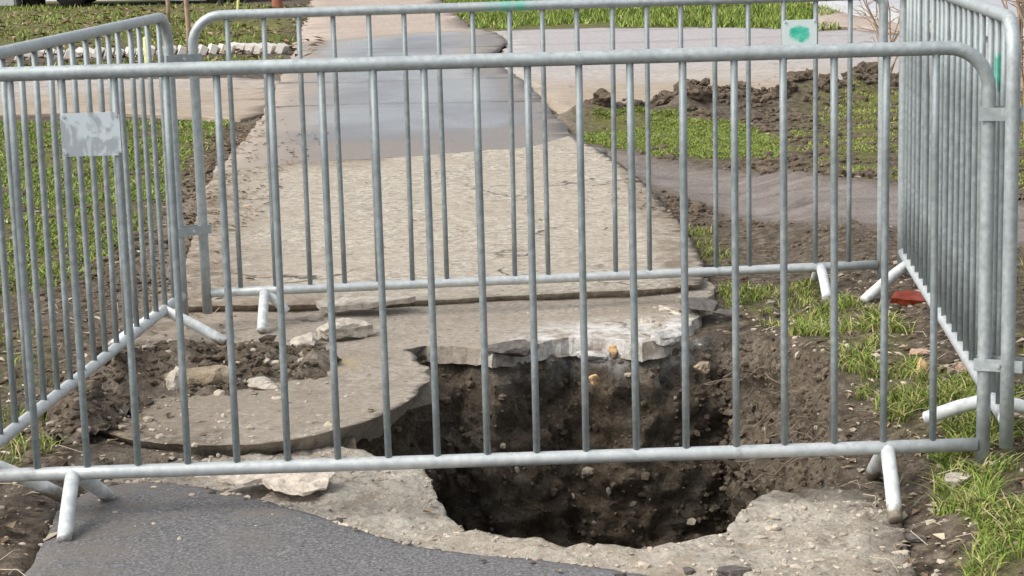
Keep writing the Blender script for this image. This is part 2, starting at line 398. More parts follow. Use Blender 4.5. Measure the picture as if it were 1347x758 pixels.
# ------------------------------------------------------------------ plan of the place (metres on the ground)
HOLE = arr([(-0.375, 6.652), (-0.301, 6.738), (-0.197, 6.749), (-0.067, 6.662), (0.064, 6.753), (0.184, 6.836), (0.326, 6.794), (0.454, 6.741), (0.578, 6.824), (0.704, 6.896), (0.825, 6.906), (0.884, 6.554), (0.933, 6.320), (0.982, 6.165), (0.989, 5.973), (0.955, 5.825), (0.903, 5.609), (0.880, 5.430), (0.868, 5.213), (0.839, 5.062), (0.752, 5.063), (0.621, 4.965), (0.561, 4.857), (0.519, 4.715), (0.480, 4.645), (0.397, 4.634), (0.302, 4.590), (0.176, 4.601), (0.068, 4.628), (-0.041, 4.709), (-0.135, 4.792), (-0.195, 4.926), (-0.224, 5.086), (-0.247, 5.277), (-0.282, 5.420), (-0.373, 5.493), (-0.460, 5.609), (-0.487, 5.795), (-0.445, 6.131), (-0.410, 6.441)])
SLABP = arr([(-1.248, 5.751), (-1.092, 5.624), (-0.928, 5.557), (-0.774, 5.534), (-0.646, 5.545), (-0.543, 5.610), (-0.441, 5.719), (-0.360, 5.863), (-0.303, 6.036), (-0.282, 6.224), (-0.288, 6.394), (-0.322, 6.565), (-0.366, 6.675), (-0.301, 6.726), (-0.197, 6.725), (-0.066, 6.638), (0.063, 6.729), (0.183, 6.812), (0.325, 6.769), (0.452, 6.717), (0.577, 6.811), (0.657, 7.099), (0.754, 7.514), (0.790, 7.872), (-0.223, 7.888), (-1.384, 7.860), (-1.361, 7.297), (-1.328, 6.663), (-1.324, 6.130)])
RUBP = arr([(-1.179, 5.300), (-1.079, 5.436), (-0.922, 5.516), (-0.648, 5.570), (-0.546, 5.644), (-0.460, 5.609), (-0.373, 5.493), (-0.282, 5.420), (-0.247, 5.277), (-0.224, 5.086), (-0.195, 4.926), (-0.135, 4.792), (-0.041, 4.709), (0.068, 4.628), (0.176, 4.601), (0.302, 4.590), (0.397, 4.634), (0.480, 4.645), (0.519, 4.715), (0.561, 4.857), (0.621, 4.965), (0.752, 5.063), (0.839, 5.062), (0.922, 5.019), (0.955, 4.886), (0.923, 4.606), (0.887, 4.226), (0.774, 3.863), (0.022, 3.919), (-0.323, 4.484), (-0.826, 4.886), (-1.147, 5.047)])
ASPHP = arr([(-1.181, 4.241), (-1.145, 4.525), (-1.158, 4.758), (-1.175, 4.950), (-1.141, 5.116), (-1.076, 5.195), (-0.956, 5.205), (-0.826, 5.150), (-0.691, 5.033), (-0.561, 4.914), (-0.457, 4.821), (-0.336, 4.693), (-0.221, 4.594), (-0.076, 4.530), (0.030, 4.487), (0.168, 4.415), (0.252, 4.365), (0.334, 4.317), (0.445, 4.236), (0.673, 4.096), (0.892, 3.652), (0.783, 2.365), (-0.910, 2.445), (-1.030, 3.425)])
PATHP = arr([(-1.275, 7.425), (-1.069, 7.426), (-0.839, 7.409), (-0.696, 7.404), (-0.383, 7.420), (-0.098, 7.468), (0.074, 7.489), (0.219, 7.499), (0.449, 7.496), (0.627, 7.547), (0.734, 7.608), (0.783, 8.076), (0.788, 8.730), (0.770, 9.312), (0.733, 10.058), (0.689, 10.775), (0.612, 11.466), (0.513, 12.175), (0.393, 12.723), (0.145, 12.257), (-0.179, 12.101), (-0.496, 11.984), (-1.073, 11.820), (-1.412, 11.649), (-1.674, 11.468), (-1.606, 10.436), (-1.464, 9.200), (-1.355, 8.220)])
WETP = arr([(-1.623, 10.663), (-1.705, 11.847), (-1.732, 13.215), (-1.787, 14.666), (-1.952, 17.187), (-2.133, 19.723), (-2.357, 23.113), (-1.747, 23.937), (-0.959, 24.463), (-0.322, 24.941), (-0.086, 23.801), (0.025, 22.167), (-0.134, 20.621), (-0.027, 18.561), (0.153, 17.135), (0.319, 14.656), (0.408, 12.888), (0.597, 12.006), (0.218, 11.346), (-1.041, 10.963)])
CROSSL = arr([(-9.304, 19.548), (-4.754, 18.980), (-3.666, 18.889), (-2.564, 18.621), (-2.034, 18.125), (-1.811, 15.222), (-1.944, 14.813), (-2.706, 15.345), (-3.344, 15.629), (-3.944, 15.672), (-7.583, 15.865)])
CROSSR = arr([(-0.339, 24.794), (1.255, 24.701), (3.008, 23.909), (3.553, 23.078), (3.960, 23.185), (4.350, 21.655), (5.896, 18.785), (8.154, 16.215), (5.797, 11.471), (4.435, 14.091), (3.777, 15.809), (3.104, 15.878), (2.415, 15.492), (1.681, 15.205), (1.314, 14.952), (0.891, 14.504), (0.555, 14.325), (0.371, 14.533), (0.208, 16.542), (-0.006, 18.554), (-0.103, 20.398), (0.059, 22.154)])
DRIVE = arr([(-2.349, 22.607), (-2.739, 27.918), (-3.304, 35.198), (-4.432, 53.543), (-1.957, 51.357), (-0.827, 30.001), (-0.300, 24.625), (-0.948, 24.167)])
TRACK = arr([(0.348, 12.817), (0.619, 12.426), (1.021, 11.658), (1.382, 11.009), (1.701, 10.399), (1.953, 9.963), (2.367, 9.173), (3.177, 8.063), (2.725, 6.892), (2.074, 8.020), (1.699, 8.408), (1.435, 8.767), (1.171, 9.335), (0.891, 10.190), (0.744, 10.856), (0.576, 11.612)])
GRASSPOLY = [  # polygon, feather
    (arr([(-6.255, 15.530), (-3.855, 15.306), (-3.185, 14.863), (-2.106, 14.855), (-1.908, 13.256), (-2.038, 12.392), (-1.824, 10.700), (-1.791, 9.253), (-1.845, 8.257), (-2.024, 7.824), (-3.108, 7.525)]), .25),
    (arr([(0.551, 13.965), (1.190, 14.159), (1.671, 13.298), (1.770, 12.404), (1.571, 11.470), (0.964, 12.037), (0.518, 12.820)]), .15),
    (arr([(1.775, 12.609), (2.433, 15.236), (4.163, 15.044), (4.063, 11.495), (2.889, 9.127), (2.460, 9.536), (2.020, 10.308), (1.702, 10.912)]), .4),
    (arr([(0.808, 9.260), (0.919, 9.130), (0.942, 8.413), (0.813, 8.248)]), .06),
    (arr([(0.835, 7.865), (1.147, 7.726), (1.192, 7.277), (1.118, 6.669), (0.882, 7.038), (0.803, 7.432)]), .08),
    (arr([(1.037, 7.270), (1.214, 7.076), (1.291, 6.376), (1.190, 5.814), (1.056, 5.756), (1.022, 6.061), (0.980, 6.606)]), .06),
    (arr([(1.106, 5.909), (1.377, 5.700), (1.345, 5.182), (1.208, 5.071), (1.025, 5.358)]), .06),
    (arr([(1.121, 5.127), (1.449, 5.015), (1.242, 4.279), (1.085, 4.468), (1.045, 4.770)]), .06),
    (arr([(1.020, 4.414), (1.256, 4.329), (1.121, 3.850), (0.940, 4.056)]), .05),
    (arr([(-1.787, 6.083), (-1.437, 5.998), (-1.307, 5.506), (-1.551, 5.226)]), .06),
    (arr([(-2.148, 7.399), (-1.737, 7.346), (-1.516, 6.461), (-1.734, 5.891)]), .1),
    (arr([(2.026, 7.843), (2.482, 6.970), (1.841, 5.129), (1.478, 5.691)]), .1),
    (arr([(-126.648, 93.024), (-27.511, 47.214), (-9.038, 36.486), (-7.430, 35.308), (-5.973, 34.497), (-4.736, 34.893), (-3.261, 32.483), (-2.761, 27.929), (-2.448, 23.410), (-3.102, 22.653), (-5.718, 22.917), (-14.361, 24.478)]), .3),
    (arr([(-13.940, 23.750), (-5.245, 20.986), (-2.939, 21.434), (-2.336, 21.214), (-2.158, 19.270), (-4.891, 19.541), (-11.974, 20.352)]), .2),
    (arr([(-0.759, 29.965), (-1.099, 35.353), (1.826, 35.701), (4.707, 30.961), (3.662, 23.614), (3.044, 24.199), (1.271, 25.010), (-0.229, 25.055)]), .2),
]
STREETP = arr([(4.552, 30.540), (4.569, 27.354), (4.795, 24.333), (6.127, 19.525), (8.999, 15.553), (90., 28.), (90., 300.), (-90., 300.), (-90., 34.2), (-25.847, 47.393), (-4.947, 36.475), (-3.421, 36.475), (-3.312, 39.811), (-1.483, 38.586), (-1.006, 36.887), (2.006, 39.176)])

def slope(pts):              # bank rising to the right of the pit
    x, y = pts[:, 0], pts[:, 1]
    b = .10 * sstep(.82, 1.35, x - .05 * (y - 5)) * sstep(13, 9, y)
    b += .07 * np.exp(-(((x - .98) / .22) ** 2 + ((y - 6.3) / .5) ** 2))
    return b
def heap(pts):               # dug-out earth on the left of the slab
    x, y = pts[:, 0], pts[:, 1]; z = np.zeros(len(pts))
    for hx, hy, r1, r2, hh in HEAPS: z = np.maximum(z, hh * np.exp(-((x - hx) / r1) ** 2 - ((y - hy) / r2) ** 2))
    return z
HEAPS = [(-1.295, 6.350, .20, .22, .085), (-1.122, 6.503, .15, .16, .075), (-0.836, 6.525, .16, .13, .055), (-0.631, 6.489, .10, .12, .04), (-1.301, 5.845, .16, .2, .06)]

def soil_z(pts):
    n = fbm(pts, 2.2, 4, 3.) * .018 + fbm(pts, 13, 4, 9.) * .010
    x, y = pts[:, 0], pts[:, 1]
    near = sstep(60, 12, y)
    z = -.005 + n * (.4 + .6 * near) + slope(pts)
    z += .012 * sstep(-.9, -1.3, x) * sstep(9, 7, y)
    # ridge of turned soil behind the muddy track
    RA = np.array((0.548, 14.170)); RB = np.array((3.151, 15.663)); t = np.clip(((pts - RA) @ (RB - RA)) / ((RB - RA) @ (RB - RA)), 0, 1)
    dr = np.linalg.norm(pts - RA - t[:, None] * (RB - RA), axis=1)
    far = (y > 12) & (y < 22)
    if far.any(): z[far] += (np.exp(-(dr[far] / .45) ** 2) * (.06 + .16 * np.clip(fbm(pts[far], 2.4, 4, 21.) + .35, 0, 1)))
    # ruts in the track
    for P, d, in ((TRACK, .03),): 
        s = sdist(P, pts); z -= d * sstep(.1, -.3, s)
    for P, top in ((SLABP, .065), (PATHP, .04), (WETP, .04), (CROSSL, .0), (CROSSR, .0), (DRIVE, .0), (RUBP, -.02), (ASPHP, 0.), (STREETP, 0.)):
        s = sdist(P, pts); k = np.where(x < .5, sstep(.07, .01, s), sstep(.02, -.05, s)) if P is RUBP else sstep(.03, -.05, s); z = z * (1 - k) + (top - .09) * k
        k2 = sstep(.16, .0, s) * (1 - k); z = z * (1 - k2) + np.minimum(z, top - .004 + n * .3) * k2
    return z
def ground_mask(pts):
    m = np.zeros((len(pts), 3))
    for P, fe in GRASSPOLY: m[:, 0] = np.maximum(m[:, 0], sstep(fe, -fe, sdist(P, pts)))
    m[:, 1] = sstep(.12, -.15, sdist(TRACK, pts))
    gv = sstep(.6, 0, sdist(CROSSR, pts)) * (pts[:, 1] > 10) * .5
    gv = np.maximum(gv, .75 * sstep(.35, 0, sdist(PATHP, pts)) * (pts[:, 0] < 0)); gv = np.maximum(gv, .5 * sstep(.2, 0, sdist(WETP, pts)))
    gv = np.maximum(gv, .55 * sstep(.25, 0, sdist(RUBP, pts)) * (pts[:, 0] < .3))
    m[:, 2] = gv * (1 - m[:, 0])
    m[:, 0] *= 1 - .6 * sstep(9, 8, pts[:, 1])
    far = (pts[:, 1] > 36) | (np.abs(pts[:, 0]) > 30); m[far, 0] = 1
    return m

# ------------------------------------------------------------------ ground
hole_r = resample(HOLE, .022, .016, 5., 2.)
hole_g = hole_r
gp = [jgrid(-2.2, 2.4, 3.7, 8.2, .026), jgrid(-3.6, 3.8, 8.2, 12, .05), jgrid(-6, 6, 12, 20, .09), jgrid(-11, 11, 20, 36, .2),
      jgrid(-2.5, 2.6, 2, 3.7, .1), jgrid(-8, -2.2, 2, 8.2, .2), jgrid(2.4, 8, 2, 8.2, .2), jgrid(-10, -3.6, 8.2, 12, .3), jgrid(3.8, 10, 8.2, 12, .3), jgrid(-14, -6, 12, 20, .4), jgrid(6, 14, 12, 20, .4),
      jgrid(-60, -11, 2, 60, 3.), jgrid(11, 60, 2, 60, 3.), jgrid(-11, 11, 36, 60, 1.5), jgrid(-400, 400, 60, 700, 60.)]
outer = arr([(-500, -200), (500, -200), (500, 900), (-500, 900)])
gp.append(jgrid(-60, 60, -40, 2, 4.))
gpts = np.vstack(gp)
dh = edge_dist(hole_g, gpts); gpts = gpts[dh > .012]
ground, gv, gz = sheet('ground', outer, [hole_g], gpts, soil_z, SOIL, 0, ground_mask)

# ------------------------------------------------------------------ the pit
cen = np.array([hole_r[:, 0].mean(), hole_r[:, 1].mean()])
rimz = soil_z(hole_r)
NL = 60; DEP = 1.35; NV = len(hole_r)
tang = np.roll(hole_r, -1, 0) - np.roll(hole_r, 1, 0); tang /= np.linalg.norm(tang, axis=1)[:, None] + 1e-9
nin = np.column_stack([-tang[:, 1], tang[:, 0]])
ar = 0.5 * np.sum(hole_r[:, 0] * np.roll(hole_r[:, 1], -1) - np.roll(hole_r[:, 0], -1) * hole_r[:, 1])
if ar < 0: nin = -nin
for _ in range(14): nin = (nin + np.roll(nin, 1, 0) + np.roll(nin, -1, 0)) / 3
right = sstep(.55, 1.05, hole_r[:, 0]) * sstep(4.95, 5.4, hole_r[:, 1])
backw = sstep(6.0, 6.5, hole_r[:, 1]); frontw = sstep(5.0, 4.7, hole_r[:, 1]); leftw = sstep(-.2, -.5, hole_r[:, 0])
UNZ = fbm(hole_r, 2.6, 3, 91.)
PV = []; PF = []
for j in range(NL + 1):
    t = j / NL; d = DEP * t
    und = np.array(sstep(.28, .56, np.array(t + 0.) + .10 * UNZ))
    ins = right * (.20 * t ** .7 - .10 * und) + backw * (1 - right) * (.06 + .13 * t ** 1.1) * (t ** .5) - frontw * .16 * sstep(.0, .35, np.array(t)) - leftw * .05 * t
    ins = ins + .07 * t - und * backw * (1 - right) * .11 - und * leftw * .1
    sm = min(1., t * 10)
    for i in range(NV):
        p = Vector((hole_r[i, 0] + nin[i, 0] * ins[i], hole_r[i, 1] + nin[i, 1] * ins[i], rimz[i] * (1 - t) - d - .0))
        nvv = mn.fractal(p * 3.2 + Vector((4, 0, 0)), .85, 2.1, 5) * .10 + mn.fractal(p * 11, .7, 2.2, 5) * .045 + (abs(mn.noise(p * 21)) - .2) * .035
        p += Vector((nin[i, 0], nin[i, 1], .35)) * nvv * sm
        PV.append(p)
for j in range(NL):
    for i in range(NV):
        k = (i + 1) % NV; a, b, c, d = j * NV + i, j * NV + k, (j + 1) * NV + k, (j + 1) * NV + i
        PF.append((a, d, c, b) if ar > 0 else (a, b, c, d))
botc = len(PV)
for q in range(1, 7):
    f = 1 - q / 7
    for i in range(NV):
        b = PV[NL * NV + i]; x = cen[0] + (b.x - cen[0]) * f; y = cen[1] + (b.y - cen[1]) * f
        PV.append(Vector((x, y, b.z * f + (1 - f) * -DEP + mn.fractal(Vector((x * 5, y * 5, 2)), .8, 2, 4) * .05 - .05)))
    for i in range(NV):
        k = (i + 1) % NV; o1 = NL * NV if q == 1 else botc + (q - 2) * NV; o2 = botc + (q - 1) * NV
        PF.append((o1 + i, o2 + i, o2 + k, o1 + k) if ar > 0 else (o1 + i, o1 + k, o2 + k, o2 + i))
PV.append(Vector((cen[0], cen[1], -DEP - .05))); lc = len(PV) - 1; o2 = botc + 5 * NV
for i in range(NV): k = (i + 1) % NV; PF.append((o2 + i, lc, o2 + k) if ar > 0 else (o2 + i, o2 + k, lc))
pit = mesh_obj('pit', PV, PF, PIT, None, True); pit['kind'] = 'structure'
PITV = PV
pvn = np.array([tuple(v) for v in PV]); at = pit.data.attributes.new('mask', 'FLOAT_COLOR', 'POINT')
top_ = sstep(-.16, -.03, pvn[:, 2] + .03 * np.sin(pvn[:, 0] * 17)); bk = sstep(6.2, 6.5, pvn[:, 1])
lime = top_ * bk * (sstep(.05, .2, pvn[:, 0]) * sstep(.75, .6, pvn[:, 0]) + .8 * np.exp(-((pvn[:, 0] + .0) / .07) ** 2)); tarm = top_ * bk * np.exp(-((pvn[:, 0] + .02) / .16) ** 2)
at.data.foreach_set('color', np.column_stack([lime, tarm, 0 * lime, 1 + 0 * lime]).astype(np.float32).ravel())

# ------------------------------------------------------------------ hard surfaces
def zslab(p): return .02 - .012 * sstep(-.35, -.9, p[:, 0]) * sstep(6.2, 5.6, p[:, 1]) + fbm(p, 2.5, 3, 5.) * .006 + fbm(p, 18, 3, 7.) * .0022
def slab_mask(p):
    m = np.zeros((len(p), 3))
    m[:, 0] = sstep(.24, .0, sdist(arr([(0.036, 6.614), (0.186, 6.924), (0.334, 6.944), (0.622, 7.011), (0.579, 6.547)]), p)) 
    m[:, 1] = np.maximum(sstep(.02, .07, heap(p)) * .9, .8 * sstep(.35, .0, edge_dist(SLABP, p)) * (p[:, 0] < -.85))
    m[:, 2] = sstep(.004, .02, heap(p)) * (1 - sstep(.03, .06, heap(p)))
    return m
so = resample(SLABP, .022, lambda p: .03 if (p[1] > 6.1 and p[0] > -.33) else .008, 7., 4.)
slab, sv, sz_ = sheet('concrete_slab', so, [], jgrid(-1.8, 1.2, 5, 8, .035), zslab, SLAB, lambda p: .06 if (p[1] > 6.2 and p[0] > -.33) else (.08 if p[0] > -.62 else .05), slab_mask, inset=lambda p: -.012 if (p[1] > 6.2 and p[0] > -.3) else .05)
def zrub(p): return -.014 + fbm(p, 3, 4, 15.) * .016 + fbm(p, 12, 4, 19.) * .015 + np.abs(fbm(p, 32, 4, 29.)) * .012 - .006 - .012 * sstep(5.05, 5.3, p[:, 1])
def rub_mask(p):
    m = np.zeros((len(p), 3)); 
    m[:, 1] = np.maximum(sstep(.16, -.02, -sdist(RUBP, p)) * ((p[:, 0] > .72) | (p[:, 0] < -.85)), sstep(.75, 1.0, p[:, 0] + fbm(p, 4, 3) * .12) * .8)
    m[:, 1] = np.maximum(m[:, 1], sstep(-.75, -1.05, p[:, 0]) * .8)
    return m
ro = resample(RUBP, .02, .012, 9., 6.)
# the rim towards the pit follows the pit's own edge, a little proud of it
for i, p in enumerate(ro):
    d = np.linalg.norm(hole_r - p, axis=1); k = d.argmin()
    if d[k] < .05: ro[i] = hole_r[k] + nin[k] * (.012 + .012 * mn.noise(Vector((p[0] * 20, p[1] * 20, 0))))
_, ui = np.unique(np.round(ro, 4), axis=0, return_index=True); ro = ro[np.sort(ui)]
rub, rv, rz_ = sheet('broken_concrete_bed', ro, [], jgrid(-1.4, 1.3, 3.8, 5.6, .018), zrub, RUB, .07, rub_mask, inset=.02)
def zasph(p): return .012 + fbm(p, 1.5, 3, 25.) * .006 + fbm(p, 50, 2, 26.) * .0012 - .014 * sstep(.05, 0, -sdist(ASPHP, p))
def asph_mask(p):
    m = np.zeros((len(p), 3)); m[:, 1] = np.maximum(sstep(.45, .05, edge_dist(ASPHP, p)) * (p[:, 0] < -.55), .0) + sstep(-.75, -1.1, p[:, 0]) * .5
    return np.clip(m, 0, 1)
ao = resample(ASPHP, lambda p: .02 if p[1] > 3.8 else .2, .010, 8., 8.)
sheet('asphalt_path', ao, [], np.vstack([jgrid(-1.4, 1.2, 3.7, 5.2, .03), jgrid(-3, 3, 1.5, 3.7, .2)]), zasph, ASPH, .02, asph_mask)
def zpath(p): return .045 + fbm(p, 1.6, 4, 31.) * .008 + fbm(p, 9, 3, 33.) * .003
def path_mask(p):
    m = np.zeros((len(p), 3)); m[:, 1] = np.maximum(sstep(.5, .0, edge_dist(PATHP, p) + .15 * fbm(p, 2.5, 3, 8.)) * ((p[:, 0] < -.7) | (p[:, 0] > .6)), 0); return m
po = resample(PATHP, .035, .011, 8., 10.)
sheet('back_path', po, [], jgrid(-2.2, 2.2, 7, 13.5, .06), zpath, PATH, .045, path_mask, inset=.045)
wo = resample(WETP, .08, .03, 3., 12.)
def zwet(p): return .034 + fbm(p, .9, 3, 41.) * .008
def wet_mask(p):
    m = np.zeros((len(p), 3)); e = fbm(p, .8, 4, 44.)
    m[:, 0] = sstep(12.2, 13.4, p[:, 1] + e * .9 + p[:, 0] * .55) * sstep(.0, .5, -sdist(WETP, p) + e * .2)
    m[:, 1] = sstep(.7, .1, -sdist(WETP, p) + e * .35) * (p[:, 0] < -.3)
    return m
sheet('wet_path', wo, [], jgrid(-4, 2, 10.5, 26, .16), zwet, WET, .03, wet_mask)
cl = resample(CROSSL, .2, .05, 2., 13.); cr_ = resample(CROSSR, .15, .06, 2.5, 14.)
def zcr(p): return .008 + fbm(p, .7, 3, 51.) * .012
def cr_mask(p):
    m = np.zeros((len(p), 3)); m[:, 0] = sstep(17.5, 20, p[:, 1] + fbm(p, .4, 3, 4.) * 1.5) * .8 * (p[:, 0] > 0); m[:, 1] = sstep(18.5, 16, p[:, 1] + fbm(p, .6, 3, 6.) * 1.5); return m
sheet('side_path', cl, [], jgrid(-14, -1.5, 12, 22, .25), zcr, CROSS, .03, cr_mask)
sheet('crossing_path', cr_, [], jgrid(-.5, 14, 12, 28, .25), zcr, CROSS, .03, cr_mask)
sheet('dirt_drive', resample(DRIVE, .3, .12, 1.2, 15.), [], jgrid(-5, 0, 20, 45, .4), lambda p: .004 + fbm(p, .5, 3, 61.) * .02, DIRT, .03)
sheet('street', resample(STREETP, .8, .0), [], np.vstack([jgrid(-30, 60, 20, 60, 2.)]), lambda p: -.02 + 0 * p[:, 0], STREET, .05)
KP = [np.array((4.463, 30.094)), np.array((4.466, 26.616)), np.array((4.681, 23.754)), np.array((6.009, 19.148)), np.array((8.861, 15.311))]
VV = arr([(3.662, 23.614), (4.446, 29.385), (4.466, 26.616), (4.681, 23.754), (5.183, 22.086), (4.374, 21.773), (4.007, 23.457)])
sheet('verge_gravel', resample(VV, .25, .03, 2., 17.), [], jgrid(3, 10, 18, 34, .3), lambda p: .03 + fbm(p, .8, 3, 71.) * .02, DIRT, .04)
kerb = empty('kerb', (KP[0][0], KP[0][1], 0)); tag(kerb, kind='structure')
for a, b in zip(KP[:-1], KP[1:]):
    L = np.linalg.norm(b - a); n = int(L / 1.0)
    for i in range(n):
        p = a + (b - a) * (i + .5) / n; ang = math.atan2((b - a)[1], (b - a)[0])
        k = MB().box((p[0] - KP[0][0], p[1] - KP[0][1], .03), (L / n - .015, .14, .18), Matrix.Rotation(ang, 3, 'Z')).build('kerb_stone', GREYC, kerb)

# ------------------------------------------------------------------ barriers
BL = 2.5; NB = 19; TOP = .9985
bar_me = None
def barrier(label, p0, ang, zb, post_drop=.075, feet=(), end_drops=None, top_mat=None, cr2=.105):
    global bar_me
    root = empty('crowd_barrier', (p0[0], p0[1], zb), ang)
    tag(root, label, 'barrier', 'steel crowd barriers fencing in the pit')
    r = .0175; cr = .105
    dl, dr = end_drops or (post_drop, post_drop)
    pts = [(0, 0, -dl)] + [(0, 0, z) for z in (.2, .5, .8)]
    for k in range(9): a = math.pi - k * math.pi / 16; pts.append((cr + cr * math.cos(a), 0, TOP - cr + cr * math.sin(a)))
    for x in (.5, .9, 1.3, 1.7, 2.1): pts.append((x, 0, TOP))
    for k in range(9): a = math.pi / 2 - k * math.pi / 16; pts.append((BL - cr2 + cr2 * math.cos(a), 0, TOP - cr2 + cr2 * math.sin(a)))
    pts += [(BL, 0, z) for z in (.8, .5, .2)] + [(BL, 0, -dr)]
    MB().tube(pts, r, 14).build('frame', top_mat or STEEL, root, True)
    MB().tube([(x, 0, 0) for x in np.linspace(.016, BL - .016, 9)], r, 14).build('bottom_rail', RAIL, root, True)
    for i in range(1, NB + 1):
        x = i * BL / (NB + 1); zt = TOP - .012
        if i in (1, NB): pass
        if bar_me is None:
            b = MB().tube([(0, 0, z) for z in (.008, .25, .5, .75, TOP - .01)], .0092, 10).build('bar', BARS, root, True); bar_me = b.data
        else: b = bpy.data.objects.new('bar', bar_me); C.objects.link(b); b.parent = root
        b.location = (x + random.gauss(0, .0012), 0, 0); b.rotation_euler = (random.gauss(0, .002), random.gauss(0, .0028), random.uniform(0, 6))
    inv = (Matrix.Translation((p0[0], p0[1], zb)) @ Matrix.Rotation(ang, 4, 'Z')).inverted()
    for s, ends in feet:
        for e in ends:
            q = inv @ Vector(e); a = Vector((s, 0, -.002)); mid = a.lerp(q, .5) + Vector((0, 0, .006))
            dirn = (q - a).normalized(); 
            MB().tube([a, a.lerp(q, .25) + Vector((0, 0, .004)), mid, a.lerp(q, .8) + Vector((0, 0, .003)), q, q + dirn * .004], .0185, 12, True, [.0185, .0185, .0185, .0185, .0185, .016]).build('foot', FOOT, root, True)
    return root
def bplate(root, x, z, wd, hg, m, name='name_plate'):
    o = MB().box((0, 0, 0), (wd, .003, hg)).build(name, m, root); o.location = (x, -.0125, z)
    bm = bmesh.new(); bm.from_mesh(o.data); bmesh.ops.bevel(bm, geom=[e for e in bm.edges if abs((e.verts[0].co - e.verts[1].co).y) > .001], offset=.006, segments=3, affect='EDGES'); bm.to_mesh(o.data); bm.free()
    for sx in (-1, 1):
        for sz in (-1, 1): MB().tube([(sx * (wd / 2 - .008), -.0015, sz * (hg / 2 - .008)), (sx * (wd / 2 - .008), -.005, sz * (hg / 2 - .008))], .004, 8).build('rivet', RAIL, o)
    return o
def clamp(root, pa, pb, hgt=.032):
    inv = (Matrix.Translation(root.location) @ Matrix.Rotation(root.rotation_euler[2], 4, 'Z')).inverted()
    a, b = inv @ Vector(pa), inv @ Vector(pb); d = b - a; ang = math.atan2(d.y, d.x)
    rot = Matrix.Rotation(ang, 3, 'Z'); off = rot @ Vector((0, -.021, 0)); c = (a + b) / 2
    o = MB().box(c + off, (d.length + .045, .004, hgt), rot).box(c - off, (d.length + .045, .004, hgt), rot).build('clamp', STEEL, root)
    MB().tube([c + off * 1.35, c - off * 1.35], .006, 6).build('bolt', RAIL, o)
    return o
zf = .125
FA = R(1.04); fx, fy = -1.3228, 4.8714
front = barrier('steel barrier with rectangular grey plate, standing across the near lip of the pit', (fx, fy), FA, zf,
    end_drops=(.09, .05),
    feet=[(.212, [(-1.097, 4.675, .017), (-1.053, 5.018, .017)]), (2.258, [(0.919, 4.716, -.004), (.93, 5.10, .0)])])
back = barrier('steel barrier with white plate smeared green, standing on the beige path', (-1.1092, 7.1925), R(4.893), .140,
    end_drops=(.075, .085), top_mat=RAILG, cr2=.05,
    feet=[(.21, [(-0.891, 7.007, .036), (-0.824, 7.200, .062)]), (2.27, [(1.135, 7.13, .075), (1.16, 7.56, .07)])])
left = barrier('steel barrier without plate, standing beside the heap of dug-out earth', (-1.3984, 4.6445), R(85.134), .145,
    end_drops=(.12, .09),
    feet=[(.32, [(-1.176, 5.037, .017), (-1.58, 4.98, .02)]), (2.23, [(-0.998, 6.819, .036), (-1.4, 6.86, .02)])])
rightb = barrier('steel barrier without plate, standing on the grassy bank beside red brick shard', (1.2253, 4.8769), R(84.836), .192,
    end_drops=(.065, .09),
    feet=[(.24, [(1.09, 5.19, .125), (1.44, 5.08, .13)]), (2.27, [(1.245, 7.0, .085), (1.60, 7.12, .115)])])
bplate(front, .125 * 2.5 + .002, .849, .142, .105, PLATE)
bplate(back, .125 * 17.5, .868, .124, .1, PLATEG)
fe = Vector((fx + BL * math.cos(FA), fy + BL * math.sin(FA), 0)); rb = Vector((1.2253, 4.8769, 0))
clamp(front, (fe.x, fe.y, .961), (fe.x + .085, fe.y - .025, .961))
clamp(front, (fe.x, fe.y, .335), (rb.x + .02, rb.y + .01, .335), .03)
le = Vector((-1.1863, 7.1355, 0)); bs = Vector((-1.1092, 7.1925, 0))
clamp(back, (le.x, le.y, .99), (bs.x, bs.y, .99)); clamp(back, (le.x, le.y, .375), (bs.x, bs.y, .375))

GPAINT = simple('green_spray_paint', (.05, .33, .24), .5, .4, 40)
pm = MB().tube([(.25, 0, .80), (.25, 0, .83), (.25, 0, .885), (.25, 0, .90)], .0105, 10, True, [.0098, .0104, .0104, .0098]).build('paint_mark', GPAINT, rightb, True)
